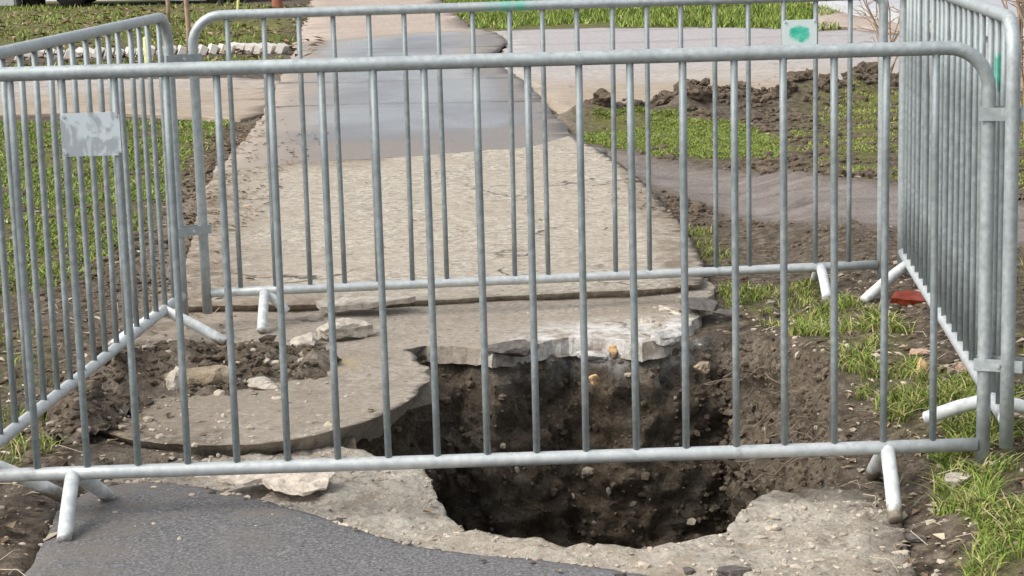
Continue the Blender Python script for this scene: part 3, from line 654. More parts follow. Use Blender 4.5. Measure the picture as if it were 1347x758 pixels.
# ------------------------------------------------------------------ rocks and debris
def gz_at(x, y):
    p = np.array([[x, y]])
    for P, fn in ((PATHP, zpath), (SLABP, zslab), (ASPHP, zasph), (RUBP, zrub)):
        if inside(P, p)[0]: return float(fn(p)[0])
    return float(soil_z(p)[0])
def rock(name, label, cat, p, size, m, rz=0., seed=0, flat=0., tilt=(0, 0), sink=.25, sub=3, group=None, z=None, rough=.35):
    bm = bmesh.new(); bmesh.ops.create_icosphere(bm, subdivisions=sub, radius=1)
    s = Vector((seed * 7.3, seed * 3.1, seed))
    planes = []
    rr = random.Random(seed)
    for _ in range(9):
        n = Vector((rr.gauss(0, 1), rr.gauss(0, 1), rr.gauss(0, 1))).normalized(); planes.append((n, rr.uniform(.55, .85)))
    for v in bm.verts:
        d = v.co.normalized(); r = 1.
        for n, k in planes:
            c = d.dot(n)
            if c > .05: r = min(r, k / c)
        r *= 1 + rough * .5 * mn.fractal(d * 1.6 + s, .8, 2, 4)
        v.co = d * r
        v.co += mn.noise_vector(v.co * 4 + s) * .06
        if flat and v.co.z > flat: v.co.z = flat + (v.co.z - flat) * .25
    M = Matrix.Diagonal((size[0] / 2, size[1] / 2, size[2] / 2, 1))
    M = Matrix.Rotation(tilt[0], 4, 'X') @ Matrix.Rotation(tilt[1], 4, 'Y') @ M
    bm.transform(M)
    me = bpy.data.meshes.new(name); bm.to_mesh(me); bm.free(); me.materials.append(m)
    o = bpy.data.objects.new(name, me); C.objects.link(o)
    zz = gz_at(*p) if z is None else z
    o.location = (p[0], p[1], zz + size[2] * (.5 - sink)); o.rotation_euler = (0, 0, rz)
    tag(o, label, cat, group); return o
def slabpiece(name, label, cat, outline, thick, m, loc, rz=0, tilt=(0, 0), group=None, amp=.008, dens=.03):
    P = resample(arr(outline), dens * .7, dens * .3, 9., 3.)
    x0, y0 = P.min(0); x1, y1 = P.max(0)
    v, f = triangulate(P, [], jgrid(x0, x1, y0, y1, dens)); n = len(v)
    top = np.column_stack([v, thick / 2 + fbm(v, 8, 4, loc[0] * 9) * amp + fbm(v, 30, 2, 3.) * amp * .4]); bot = np.column_stack([v, -thick / 2 + fbm(v, 12, 3, 4.) * amp])
    V = np.vstack([top, bot]); F = [tuple(t) for t in f] + [tuple(t[::-1] + n) for t in f]
    cnt = {(t[i], t[(i + 1) % 3]) for t in F[:len(f)] for i in range(3)}
    F += [(b, a, a + n, b + n) for a, b in cnt if (b, a) not in cnt]
    o = mesh_obj(name, V, F, m); o.location = loc; o.rotation_euler = (tilt[0], tilt[1], rz)
    return tag(o, label, cat, group)

slabpiece('concrete_flake', 'thin pale concrete flake propped up at the edge of the beige path', 'rubble',
    [(-.17, -.06), (.02, -.075), (.15, -.04), (.18, 0.), (.1, .05), (-.08, .06), (-.19, .02)], .018, ROCK, (-0.538, 7.341, .062), .05, (.04, -.03))
rock('concrete_chunk', 'jagged pale concrete chunk just under the propped flake', 'rubble', (-0.587, 6.909), (.21, .15, .11), ROCK, .3, 4, .5, (.1, .15), .2, rough=.8)
rock('concrete_chunk', 'flat pale stone beside the jagged chunk on the slab', 'rubble', (-0.710, 6.801), (.15, .13, .055), ROCK, 1.1, 6, rough=.7)
rock('concrete_lump', 'largest earthy concrete lump lying at the foot of the earth heap', 'rubble', (-1.004, 6.245), (.23, .16, .13), ROCKD, .15, 8, .4, (0, -.1), .3)
rock('concrete_lump', 'round pale stone leaning against the largest earthy lump', 'rubble', (-1.070, 6.191), (.09, .09, .10), ROCK, .8, 9, 0, (0, 0), .25)
rock('concrete_chunk', 'egg-shaped pale stone right of the largest earthy lump', 'rubble', (-0.797, 6.191), (.125, .085, .05), ROCK, -.3, 12)
rock('concrete_chunk', 'small whitish stone in front of the earth heap', 'rubble', (-1.163, 6.161), (.05, .05, .035), ROCK, 0, 14)
rock('concrete_chunk', 'flat whitish stone at the bare edge of the slab by the barrier bars', 'rubble', (-1.206, 5.880), (.07, .05, .03), ROCK, 1, 15)
slabpiece('crumpled_sheet', 'crumpled pinkish beige sheet of debris lying at the asphalt edge', 'debris',
    [(-.14, -.03), (-.07, -.06), (-.03, -.02), (.02, -.10), (.10, -.11), (.15, -.06), (.15, .06), (.10, .11), (-.02, .10), (-.09, .05)], .007, SHEET, (-0.640, 5.139, .022), -.1, (.05, .04), amp=.013, dens=.011)
slabpiece('crumpled_sheet', 'narrow torn strip beside the crumpled sheet', 'debris',
    [(-.09, -.02), (.0, -.03), (.08, -.01), (.07, .02), (-.04, .03)], .008, SHEET, (-0.769, 5.173, .016), .05, (0, .1), amp=.018, dens=.02)
for k, (px, sz, rz) in enumerate([((0.693, 7.190), (.17, .17, .06), .3), ((0.755, 6.993), (.10, .12, .06), 1.2)]):
    rock('tarmac_chunk', ['broad cracked tarmac chunk on the corner of the pit rim', 'small tarmac chunk overhanging the pit wall'][k], 'rubble', px, sz, TAR, rz, 20 + k, .3, (.12, .05), .15, z=.03)
for k, (px, sz, m, lab) in enumerate([
    ((-0.010, 6.666), (.20, .10, .06), TAR, 'dark tarmac chunk hanging on the back rim of the pit'),
    ((0.534, 6.767), (.16, .09, .06), LIMEROCK, 'white limewashed stone on the back rim beside tarmac chunks'),
    ((0.476, 7.056), (.09, .07, .04), ROCK, 'flat beige stone lying on limewashed concrete'),
    ((0.584, 7.205), (.13, .08, .05), ROCK, 'pale wedge of concrete against the path edge'),
    ((0.269, 6.679), (.12, .08, .06), LIMEROCK, 'limewashed stone beside the two ochre stones'),
    ((0.341, 6.767), (.045, .04, .055), OCHRE, 'upper of two ochre stones stuck in the back rim'),
    ((0.269, 6.562), (.045, .04, .045), OCHRE, 'lower of two ochre stones stuck in the pit wall'),
    ((0.636, 6.682), (.07, .06, .05), ROCKD, 'brown stone stuck in the pit wall under tarmac')]):
    rock('rim_stone', lab, 'stone', px, sz, m, k * .7, 30 + k, .5, (.2, 0), .45, z=(-.02 if k in (4, 5, 6, 7) else .02) - (.05 if k in (6, 7) else 0))
rock('grey_stone', 'pale stone lying in the grass by the barrier corner post', 'stone', (1.086, 4.794), (.085, .07, .06), ROCK, .4, 50, .4)
rock('grey_stone', 'pebble beside the pale stone in the grass', 'stone', (1.035, 4.700), (.03, .03, .025), ROCK, .4, 51)
slabpiece('brick_shard', 'glossy red brick shard lying on the bank by the barrier foot', 'brick', [(-.08, -.02), (.03, -.05), (.085, .0), (.05, .04), (-.04, .03)], .022, BRICK, (1.376, 6.879, gz_at(1.376, 6.879) + .02), .4, (.25, .1), amp=.004)
rock('pink_stone', 'long pink stone lying below the red brick shard', 'stone', (1.270, 6.129), (.085, .05, .035), PINKSTONE, .2, 53, .5)
rock('ochre_stone', 'upright ochre stone beside the grass tuft under the barrier', 'stone', (1.214, 5.868), (.04, .04, .065), OCHRE, .2, 54)
rock('pink_stone', 'small pinkish stone lying against barrier rail', 'stone', (1.335, 5.830), (.055, .05, .045), PINKSTONE, .2, 55)
for k, (px, sz, lab) in enumerate([((0.488, 4.351), (.09, .06, .04), 'largest dark tarmac crumb on the concrete bed'), ((0.384, 4.397), (.03, .03, .025), 'lone dark crumb left of the largest tarmac crumb'),
    ((0.438, 4.329), (.03, .025, .02), 'small dark crumb touching the largest tarmac crumb'), ((0.924, 4.610), (.05, .10, .03), 'flat dark tarmac piece under the barrier foot'), ((0.885, 4.259), (.12, .10, .04), 'smooth grey cobble half buried in the bank')]):
    rock('tarmac_crumb', lab, 'rubble', px, sz, TAR if k < 4 else GREYC, .4 * k, 60 + k, .4)
# turned clods of earth on the heap and on the far ridge
for k, (px, py, s) in enumerate([(-1.408, 6.449, 0.09), (-1.363, 6.576, 0.11), (-1.255, 6.378, 0.12), (-1.236, 6.652, 0.09), (-1.203, 6.765, 0.10), (-1.271, 6.224, 0.08), (-1.324, 6.130, 0.10), (-1.109, 6.660, 0.08), (-0.918, 6.637, 0.08), (-0.869, 6.701, 0.10), (-0.796, 6.622, 0.09), (-0.734, 6.592, 0.07), (-0.667, 6.527, 0.06), (-0.626, 6.579, 0.06), (-1.342, 5.988, 0.10), (-1.431, 6.793, 0.08)]):
    rock('earth_clod', 'rough brown clod of earth in the heap beside the slab', 'earth clod', (px, py), (s * .9, s * .9, s * .7), CLOD, k * 1.3, 80 + k, 0, (0, 0), .3, 3, 'earth clods of the heap', z=.01 + float(heap(np.array([[px, py]]))[0]) * .6, rough=.8)
for k, (px, py, s) in enumerate([(0.576, 14.192, 0.14), (0.630, 14.313, 0.12), (0.669, 14.123, 0.16), (0.733, 14.429, 0.08), (0.786, 14.484, 0.11), (0.837, 14.521, 0.11), (0.874, 14.319, 0.09), (0.924, 14.336, 0.12), (0.991, 14.608, 0.12), (1.036, 14.547, 0.11), (1.087, 14.566, 0.14), (1.134, 14.535, 0.08), (1.183, 14.524, 0.15), (1.243, 14.642, 0.08), (1.292, 14.640, 0.16), (1.324, 14.447, 0.13), (1.378, 14.502, 0.15), (1.450, 14.730, 0.07), (1.493, 14.653, 0.12), (1.557, 14.794, 0.08), (1.609, 14.806, 0.11), (1.669, 14.889, 0.09), (1.714, 14.845, 0.15), (1.762, 14.823, 0.09), (1.831, 14.975, 0.11), (1.889, 15.034, 0.08), (1.928, 14.940, 0.07), (1.985, 14.982, 0.10), (2.028, 14.923, 0.14), (2.083, 14.959, 0.14), (2.157, 15.117, 0.13), (2.215, 15.161, 0.12), (2.272, 15.198, 0.11), (2.345, 15.338, 0.09), (2.343, 14.997, 0.09), (2.417, 15.140, 0.13), (2.472, 15.157, 0.11), (2.537, 15.240, 0.07), (2.631, 15.491, 0.08), (2.684, 15.490, 0.07), (2.743, 15.531, 0.12), (2.797, 15.538, 0.16), (2.818, 15.361, 0.12), (2.874, 15.381, 0.09), (2.915, 15.321, 0.15), (2.989, 15.436, 0.11), (3.038, 15.419, 0.14)]):
    rock('earth_clod', 'dark clod of turned earth on the ridge before the crossing path', 'earth clod', (px, py), (s * 1.4, s, s * .9), CLOD, k, 120 + k, 0, (0, 0), .3, 3, 'clods on the far ridge', rough=.9)

# ---- small gravel, clods, litter: countless
ICO = None
def scatter_bits(name, label, cat, pts, sizes, m, parent=None, flatz=.6):
    bm = bmesh.new(); bmesh.ops.create_icosphere(bm, subdivisions=1, radius=1); base = [v.co.copy() for v in bm.verts]; fc = [tuple(v.index for v in f.verts) for f in bm.faces]; bm.free()
    V = []; F = []
    for (x, y, z), s in zip(pts, sizes):
        b = len(V); a = random.uniform(0, 6.3); ca, sa = math.cos(a), math.sin(a); sx, sy, sz2 = s * random.uniform(.7, 1.4), s * random.uniform(.6, 1), s * flatz * random.uniform(.6, 1.2)
        for v in base:
            j = random.uniform(.75, 1.25); X, Y, Z = v.x * sx * j, v.y * sy * j, v.z * sz2 * j
            V.append((x + X * ca - Y * sa, y + X * sa + Y * ca, z + Z))
        F += [tuple(b + i for i in f) for f in fc]
    o = mesh_obj(name, V, F, m); tag(o, label, cat, None, 'stuff'); return o
def surf_z(pts):
    z = soil_z(pts)
    for P, fn in ((RUBP, zrub), (SLABP, zslab), (PATHP, zpath), (ASPHP, zasph)):
        k = inside(P, pts)
        if k.any(): z[k] = fn(pts[k])
    hp = inside(HOLE, pts) & ~inside(SLABP, pts); z[hp] = -9
    return z
def rand_in(x0, x1, y0, y1, n): return np.column_stack([rng.uniform(x0, x1, n), rng.uniform(y0, y1, n)])
# clods on bare soil
p = rand_in(-2.3, 2.4, 4.0, 9.5, 16000)
bare = ~inside(PATHP, p) & ~inside(ASPHP, p) & ~inside(RUBP, p) & ~inside(HOLE, p) & (~inside(SLABP, p) | (heap(p) > .018)) & ~inside(TRACK, p)
p = p[bare]; p = p[fbm(p, 3, 3, 2.) > -.12]; z = surf_z(p)
hz = np.where(inside(SLABP, p), heap(p), 0)
scatter_bits('soil_crumbs', 'crumbs of brown soil strewn over the bare ground', 'soil', np.column_stack([p, z + hz * .3]), np.minimum(rng.exponential(.006, len(p)) + .003, .026), CLOD)
p = np.vstack([rand_in(.8, 5.5, 9.2, 16.5, 26000), rand_in(-4, -.9, 8, 14.5, 9000)])
k = ~inside(TRACK, p) & ~inside(PATHP, p) & ~inside(WETP, p) & ~inside(CROSSL, p) & (sdist(CROSSR, p) > -.8 * rng.random(len(p)) ** 3); p = p[k]; p = p[fbm(p, 2.2, 3, 12.) > -.1]; gm_ = ground_mask(p)[:, 0]; in3 = inside(GRASSPOLY[2][0], p); p = p[(gm_ < .45) | (in3 & (rng.random(len(p)) < .5)) | (rng.random(len(p)) < .07)]; z = soil_z(p)
scatter_bits('far_soil_crumbs', 'crumbs of turned soil strewn beyond the barriers', 'soil', np.column_stack([p, z + .004]), np.minimum(rng.exponential(.011, len(p)) + .006, .06), CLOD)
# pebbles on the broken bed, slab edges
p = rand_in(-1.4, 1.2, 3.9, 5.7, 5000); k = inside(RUBP, p) & ~inside(ASPHP, p); p = p[k]; z = surf_z(p)
scatter_bits('concrete_grit', 'pale grit and chips strewn over the broken concrete bed', 'grit', np.column_stack([p, z]), np.minimum(rng.exponential(.003, len(p)) + .0018, .016), PEBBLE)
p = np.vstack([rand_in(-1.6, 1.5, 4.0, 7.6, 300), rand_in(.5, 1.5, 4.2, 7.6, 800), rand_in(-1.7, -.5, 4.6, 6.4, 700)]); z = surf_z(p); k = (z > -1) & (~inside(ASPHP, p) | (rng.random(len(p)) < .12)); p = p[k]; z = z[k] + np.where(inside(SLABP, p), heap(p), 0) * .6
scatter_bits('pale_pebbles', 'small pale stones strewn around the pit', 'pebbles', np.column_stack([p, z]), np.minimum(rng.exponential(.0038, len(p)) + .0025, .018), PEBBLE)
ed_ = resample(ASPHP[4:18], .012, .03, 9., 31., False); ed_ = ed_[rng.random(len(ed_)) < .55] + rng.normal(0, .012, (1, 2))
scatter_bits('edge_chips', 'pale chips lying along the broken asphalt edge', 'grit', np.column_stack([ed_, surf_z(ed_) + .002]), np.minimum(rng.exponential(.005, len(ed_)) + .003, .018), PEBBLE)
ed_ = ed_[::4] + rng.normal(0, .03, (len(ed_[::4]), 2))
scatter_bits('tar_crumbs', 'dark tarmac crumbs lying along the broken asphalt edge', 'grit', np.column_stack([ed_, surf_z(ed_)]), np.minimum(rng.exponential(.006, len(ed_)) + .004, .022), TAR)
q = rand_in(-1.2, .6, 4.0, 4.9, 60); q = q[inside(ASPHP, q)]
scatter_bits('asphalt_crumbs', 'tiny dark crumbs strewn on the asphalt', 'grit', np.column_stack([q, surf_z(q)]), rng.uniform(.002, .006, len(q)), TAR)
# stones stuck in the pit wall
ws = [PITV[random.randrange(NV, NV * int(NL * .8))] for _ in range(4200)] 
wr = [v for v in PITV[NV:NV * int(NL * .6)] if v.x > .55 and v.y > 5.2]; wr = [wr[random.randrange(len(wr))] for _ in range(2600)]
scatter_bits('bank_clods', 'soil clods standing out from the right bank of the pit', 'soil', [(v.x, v.y, v.z) for v in wr], np.minimum(rng.exponential(.0045, 2600) + .003, .022), PITC, flatz=.8)
scatter_bits('pit_wall_stones', 'small stones and crumbs stuck in the pit wall', 'pebbles', [(v.x, v.y, v.z) for v in ws[:420]], np.minimum(rng.exponential(.004, 420) + .003, .02), PEBBLE, flatz=.9)
scatter_bits('pit_wall_clods', 'soil clods standing out from the pit wall', 'soil', [(v.x, v.y, v.z) for v in ws], np.minimum(rng.exponential(.0045, 4200) + .004, .024), PITC, flatz=.8)
# dust hump of the heap lying on the slab
hx0, hy0 = (-1.763, 7.213); hx1, hy1 = (-0.442, 5.420)
HPp = arr([(-1.357, 5.634), (-1.236, 5.581), (-1.151, 5.829), (-1.086, 6.055), (-0.893, 6.102), (-0.727, 6.213), (-0.577, 6.300), (-0.562, 6.571), (-0.670, 6.796), (-0.889, 6.872), (-1.133, 6.902), (-1.301, 6.801), (-1.433, 6.676), (-1.470, 6.146)])
def zheap(p): return .012 + heap(p) * (1 + .5 * fbm(p, 9, 4, 77.)) + np.abs(fbm(p, 14, 4, 79.)) * .035 + np.abs(fbm(p, 34, 4, 78.)) * .022 - .03 * sstep(.07, 0, -sdist(HPp, p))
heapo, _, _ = sheet('earth_heap', resample(HPp, .02, .03, 7., 23.), [], jgrid(-1.7, -.4, 5, 6.8, .016), zheap, SOIL, 0, lambda p: np.column_stack([0 * p[:, 0], 0 * p[:, 0], .35 + .5 * fbm(p, 5, 3, 9.)]).clip(0, 1), None)
tag(heapo, 'heap of crumbly brown earth dug out onto the slab', 'earth heap', None, 'stuff')

q = rand_in(-1.75, -.4, 5, 6.7, 9000); q = q[inside(HPp, q)]; q = q[fbm(q, 6, 3, 4.) > -.2]
scatter_bits('heap_crumbs', 'loose crumbs lying on the dug-out earth heap', 'soil', np.column_stack([q, zheap(q)]), np.minimum(rng.exponential(.006, len(q)) + .003, .03), CLOD)
q = q[::9]; scatter_bits('heap_grit', 'pale grit mixed into the dug-out earth heap', 'grit', np.column_stack([q + .01, zheap(q + .01) + .003]), np.minimum(rng.exponential(.006, len(q)) + .003, .026), PEBBLE)
# litter: dry leaves as small folded quads
def litter(name, label, pts, zs, smin, smax, m, n_seg=2):
    V = []; F = []
    for (x, y), z in zip(pts, zs):
        L = random.uniform(smin, smax); W = L * random.uniform(.35, .7); a = random.uniform(0, 6.3); ca, sa = math.cos(a), math.sin(a); up = random.uniform(.1, .5) * W; tl = random.uniform(-.3, .3)
        b = len(V)
        for u, vv, h in ((-.5, 0, 0), (0, -.5, up), (0, 0, .15 * up), (0, .5, up), (.5, 0, up * .5)):
            X, Y = u * L, vv * W; V.append((x + X * ca - Y * sa, y + X * sa + Y * ca, z + .004 + h + X * tl))
        F += [(b, b + 1, b + 2), (b, b + 2, b + 3), (b + 1, b + 4, b + 2), (b + 2, b + 4, b + 3)]
    return tag(mesh_obj(name, V, F, m), label, 'leaf litter', None, 'stuff')
p = np.vstack([rand_in(.85, 1.7, 4.2, 7.8, 600), rand_in(-2, -1, 4.2, 8, 330), rand_in(-3.4, -1.2, 8, 13.5, 1500), rand_in(1.2, 5, 8, 15.5, 1300), rand_in(-1.2, .9, 3.9, 7, 30), rand_in(-1.2, 1.3, 7.3, 13, 40), rand_in(-9, -2, 20, 33, 1500), np.array((-1.857, 13.030)) + rng.normal(0, 1, (700, 2)) * (.15, .9), np.array((-1.544, 9.905)) + rng.normal(0, 1, (300, 2)) * (.12, .7), np.array((0.722, 10.007)) + rng.normal(0, 1, (160, 2)) * (.14, .6)])
z = surf_z(p); kw = inside(WETP, p) & ~inside(PATHP, p); z[kw] = zwet(p[kw]); k = (z > -1) & ~inside(TRACK, p); p = p[k]; z = z[k]; far = p[:, 1] > 17
litter('dry_leaves', 'dry brown leaves strewn over the soil', p[~far], z[~far], .010, .04, DRYLEAF)
litter('lawn_leaves', 'brown leaves fallen on the far lawn', p[far], z[far] + .03, .06, .16, DRYLEAF)
p = np.vstack([rand_in(.9, 1.6, 4.2, 7.8, 160), rand_in(-2, -1.1, 4.2, 8, 90), rand_in(-3.4, -1.2, 8, 13.5, 160), rand_in(1.6, 5, 10, 15.5, 220)])
z = surf_z(p); k = (z > -1) & ~inside(TRACK, p)
litter('pale_litter', 'pale scraps and bleached leaves strewn over the soil', p[k], z[k], .015, .055, PALELEAF)
one = litter('oak_leaf', 'single reddish brown leaf on soil beside the asphalt', [(-1.249, 4.748)], [gz_at(-1.249, 4.748) + .01], .07, .075, DRYLEAF); one['category'] = 'leaf'; del one['kind']
V = litter('white_scrap', 'white paper scrap lying in the grass behind the barrier', [(-2.381, 10.102)], [gz_at(-2.381, 10.102) + .02], .07, .08, LIMEROCK); V['category'] = 'litter'; del V['kind']
# straw stalks and twigs
mb = MB()
for _ in range(150):
    if random.random() < .75: x, y = random.uniform(.85, 1.6), random.uniform(4.3, 7.8)
    else: x, y = random.uniform(-1.9, -1.1), random.uniform(4.4, 8)
    zz = surf_z(np.array([[x, y]]))[0]
    if zz < -1: continue
    a = random.uniform(0, 6.3); L = random.uniform(.04, .16)
    mb.tube([(x, y, zz + .004), (x + math.cos(a) * L * .5, y + math.sin(a) * L * .5, zz + random.uniform(.01, .03)), (x + math.cos(a + .3) * L, y + math.sin(a + .3) * L, zz + .008)], .0012, 4, False)
tag(mb.build('dry_stalks', PALELEAF), 'bleached grass stalks lying over the soil', 'straw', None, 'stuff')
mb = MB()
for _ in range(30):   # roots hanging out of the bank
    x, y = random.uniform(.72, 1.0), random.uniform(5.3, 6.5); z0 = random.uniform(-.12, .03); pts = [Vector((x, y, z0))]; a = random.uniform(2, 4.5)
    for k in range(5): a += random.uniform(-.7, .7); pts.append(pts[-1] + Vector((math.cos(a) * .03, math.sin(a) * .03, random.uniform(-.03, .012))))
    mb.tube(pts, .002, 4, False)
tag(mb.build('hanging_roots', TWIG), 'thin roots hanging out of the right bank of the pit', 'roots', None, 'stuff')

# ------------------------------------------------------------------ grass
def blades(name, label, pts, zs, hmin, hmax, wid, seg=2, dry=.12, lean=.6, clump=1):
    n = len(pts); tint = []; V = []; F = []
    for i in range(n):
        x, y = pts[i]; z = zs[i]; h = random.uniform(hmin, hmax); a = random.uniform(0, 6.3); ln = random.uniform(.15, lean) * h; ca, sa = math.cos(a), math.sin(a)
        b2 = random.uniform(0, 3.14); wx, wy = math.cos(b2) * wid / 2, math.sin(b2) * wid / 2
        b = len(V); d = 1. if random.random() < dry else random.uniform(0, .12); t = random.random()
        if seg == 1:
            V += [(x - wx, y - wy, z), (x + wx, y + wy, z), (x + ca * ln, y + sa * ln, z + h)]; F.append((b, b + 1, b + 2)); tint += [(d, t)] * 3
        else:
            for k in range(seg):
                u = k / seg; q = 1 - .45 * u; V += [(x - wx * q + ca * ln * u * u, y - wy * q + sa * ln * u * u, z + h * u * (1 - .25 * u * lean)), (x + wx * q + ca * ln * u * u, y + wy * q + sa * ln * u * u, z + h * u * (1 - .25 * u * lean))]
            V.append((x + ca * ln, y + sa * ln, z + h * (1 - .25 * lean)))
            for k in range(seg - 1): F.append((b + 2 * k, b + 2 * k + 1, b + 2 * k + 3, b + 2 * k + 2))
            F.append((b + 2 * seg - 2, b + 2 * seg - 1, b + 2 * seg)); tint += [(d, t)] * (2 * seg + 1)
    o = mesh_obj(name, V, F, GRASS); at = o.data.attributes.new('tint', 'FLOAT_COLOR', 'POINT')
    tt = np.array(tint); at.data.foreach_set('color', np.column_stack([tt, np.zeros(len(tt)), np.ones(len(tt))]).astype(np.float32).ravel())
    return tag(o, label, 'grass', None, 'stuff')
def grass_pts(P, n, thr, sc, seed, edge=.1):
    x0, y0 = P.min(0) - edge; x1, y1 = P.max(0) + edge; q = rand_in(max(x0, -12), min(x1, 13), y0, y1, n); s = sdist(P, q)
    f = fbm(q, sc, 4, seed); k = (s + f * -edge * 1.5 < 0) & (f > thr); q = q[k]; z = surf_z(q); k = z > -1; return q[k], z[k]
GP = [g_[0] for g_ in GRASSPOLY]
q, z = grass_pts(GP[0], 130000, -.2, 1.6, 3.); blades('left_grass', 'low green grass and clover growing behind the left barrier', q, z, .010, .03, .011, 1, .07, 2.)
q, z = grass_pts(GP[1], 90000, -.4, 1.5, 5.); blades('patch_grass', 'low bright grass patch growing behind the muddy track', q, z, .007, .02, .009, 1, .15, 2.2)
q, z = grass_pts(GP[2], 90000, .02, 2.2, 8.); blades('ridge_grass', 'patchy grass growing on the turned soil by the crossing path', q, z, .007, .024, .008, 1, .3, 2.2)
qs = [grass_pts(GP[3], 900, -.1, 5, 2., .04), grass_pts(GP[4], 4500, .0, 4, 3., .06), grass_pts(GP[11], 2500, .0, 3, 3., .06), grass_pts(GP[10], 1500, .05, 4, 5., .06)]
blades('short_bank_grass', 'short yellowish grass growing on the bank around the pit', np.vstack([a for a, b in qs]), np.concatenate([b for a, b in qs]), .015, .05, .005, 2, .25, 1.1)
qs = [grass_pts(GP[5], 7500, .0, 6, 4., .07), grass_pts(GP[6], 7500, .06, 6, 6., .07), grass_pts(GP[7], 8500, .04, 6, 7., .07), grass_pts(GP[8], 3000, -.2, 6, 8., .05), grass_pts(GP[9], 1600, .0, 6, 9., .05)]
blades('tall_bank_grass', 'lush green grass tufts growing on the right bank', np.vstack([a for a, b in qs]), np.concatenate([b for a, b in qs]), .02, .085, .0042, 3, .26, 1.5)
q, z = grass_pts(GP[12], 60000, -.12, .5, 3., .3); blades('far_lawn', 'far lawn of mixed green grass behind the white stones', q, z, .03, .085, .03, 1, .14, 1.0)
q, z = grass_pts(GP[13], 12000, -.05, .6, 4., .2); blades('strip_grass', 'thin strip of grass before the white stones', q, z, .02, .06, .025, 1, .15, 1.0)
q, z = grass_pts(GP[14], 42000, -.3, .5, 5., .3); blades('verge_grass', 'bright green verge growing beyond the crossing path', q, z, .04, .1, .03, 1, .06, 1.0)

# ------------------------------------------------------------------ far things
# white stone edging
ed = [np.array((-5.378, 22.211)), np.array((-4.283, 22.151)), np.array((-3.051, 22.273)), np.array((-2.372, 22.016))]
root = empty('stone_edging', (ed[0][0], ed[0][1], 0)); tag(root, 'row of slanted white stones edging the far lawn', 'edging')
bm = bmesh.new(); bmesh.ops.create_cube(bm, size=1); bmesh.ops.bevel(bm, geom=bm.edges[:], offset=.06, segments=1, affect='EDGES')
me = bpy.data.meshes.new('stone'); bm.to_mesh(me); bm.free(); me.materials.append(WHITE)
for a, b in zip(ed[:-1], ed[1:]):
    L = np.linalg.norm(b - a); n = max(1, int(L / .105))
    for i in range(n):
        p = a + (b - a) * (i + .5) / n; o = bpy.data.objects.new('stone', me); C.objects.link(o); o.parent = root
        o.location = (p[0] - ed[0][0], p[1] - ed[0][1], .035 + random.uniform(-.012, .008)); o.scale = (.085, .26, .11)
        o.rotation_euler = (random.uniform(-.1, .1), random.uniform(.25, .5), math.atan2((b - a)[1], (b - a)[0]) + random.uniform(-.1, .1) + .15)
def stake(label, p, h, lean, m=YEL, r=.02, name='marker_stake', cat='stake', group=None):
    o = MB().tube([(0, 0, -.05), (lean[0] * .5, lean[1] * .5, h * .5), (lean[0], lean[1], h), (lean[0] * 1.02, lean[1] * 1.02, h + .015)], r, 8, True, [r, r, r * .95, r * .4]).build(name, m)
    o.location = (*p, 0); return tag(o, label, cat, group)
stake('pale yellow marker stake standing by the white stone edging', (-3.575, 20.215), .30, (-.01, 0), r=.03)
stake('thin yellow stake leaning on the far lawn', (-4.113, 31.274), .75, (.09, 0))
for k, px in enumerate([(-4.703, 33.790), (-4.399, 34.699)]): stake('slim dark metal post at the lawn edge by the street', px, .9, (0, 0), DARK, .045, 'post', 'post', 'slim dark posts at the lawn edge')
bo = empty('bollard', (-3.619, 32.431, 0)); tag(bo, 'rusty red bollard at the lawn edge beside dirt drive', 'bollard')
MB().tube([(0, 0, -.05), (0, 0, .03), (0, 0, .6), (0, 0, .66)], .07, 14, True, [.10, .085, .075, .05]).build('shaft', RUST, bo, True)
MB().tube([(0, 0, .68), (0, 0, .72), (0, 0, .78), (0, 0, .80)], .08, 14, True, [.05, .085, .08, .03]).build('cap', RUST, bo, True)
bb = MB().box((0, 0, .3), (.9, .5, .62)).build('concrete_block', GREYC); bb.location = (-9.003, 35.905, 0); tag(bb, 'pale grey concrete block at the edge of the far lawn', 'block')
bm = bmesh.new(); bm.from_mesh(bb.data); bmesh.ops.bevel(bm, geom=bm.edges[:], offset=.03, segments=2, affect='EDGES'); bm.to_mesh(bb.data); bm.free()
bn = empty('litter_bin', (-8.335, 36.092, 0)); tag(bn, 'black litter bin between pale block and parked car', 'bin')
MB().tube([(0, 0, 0), (0, 0, .75)], .2, 16, True, [.2, .24]).build('body', DARK, bn, True); MB().tube([(0, 0, .76), (0, 0, .8), (0, 0, .86)], .26, 16, True, [.26, .26, .12]).build('lid', DARK, bn, True)
# parked car, side on to the camera
car = empty('parked_car', (-6.182, 35.723, -.0)); tag(car, 'dark blue hatchback parked at the edge of the far lawn', 'car')
prof = [(-2.0, .42), (-2.02, .7), (-1.9, .88), (-1.15, 1.0), (-.45, 1.42), (.2, 1.48), (1.2, 1.46), (1.75, 1.05), (1.95, .9), (2.0, .5), (1.95, .26), (-1.95, .24)]
def car_side(y): return prof
mb = MB()
rings = [(-.84, .93, .0), (-.8, 1., .02), (0, 1.02, .02), (.8, 1., .02), (.84, .93, 0)]
n = len(prof)
for y, s, dz in rings:
    for x, z in prof: mb.v.append(Vector((x * (s if abs(y) < .83 else .985), y * (1 - .14 * max(0, (z - .9) / .6)), .24 + (z - .24) * (s if z > 1 else 1) + dz)))
for i in range(len(rings) - 1):
    for k in range(n): k2 = (k + 1) % n; mb.f.append((i * n + k, (i + 1) * n + k, (i + 1) * n + k2, i * n + k2))
mb.f.append(tuple(range(n))); mb.f.append(tuple(range(5 * n - 1, 4 * n - 1, -1)))
mb.build('body', CARP, car)
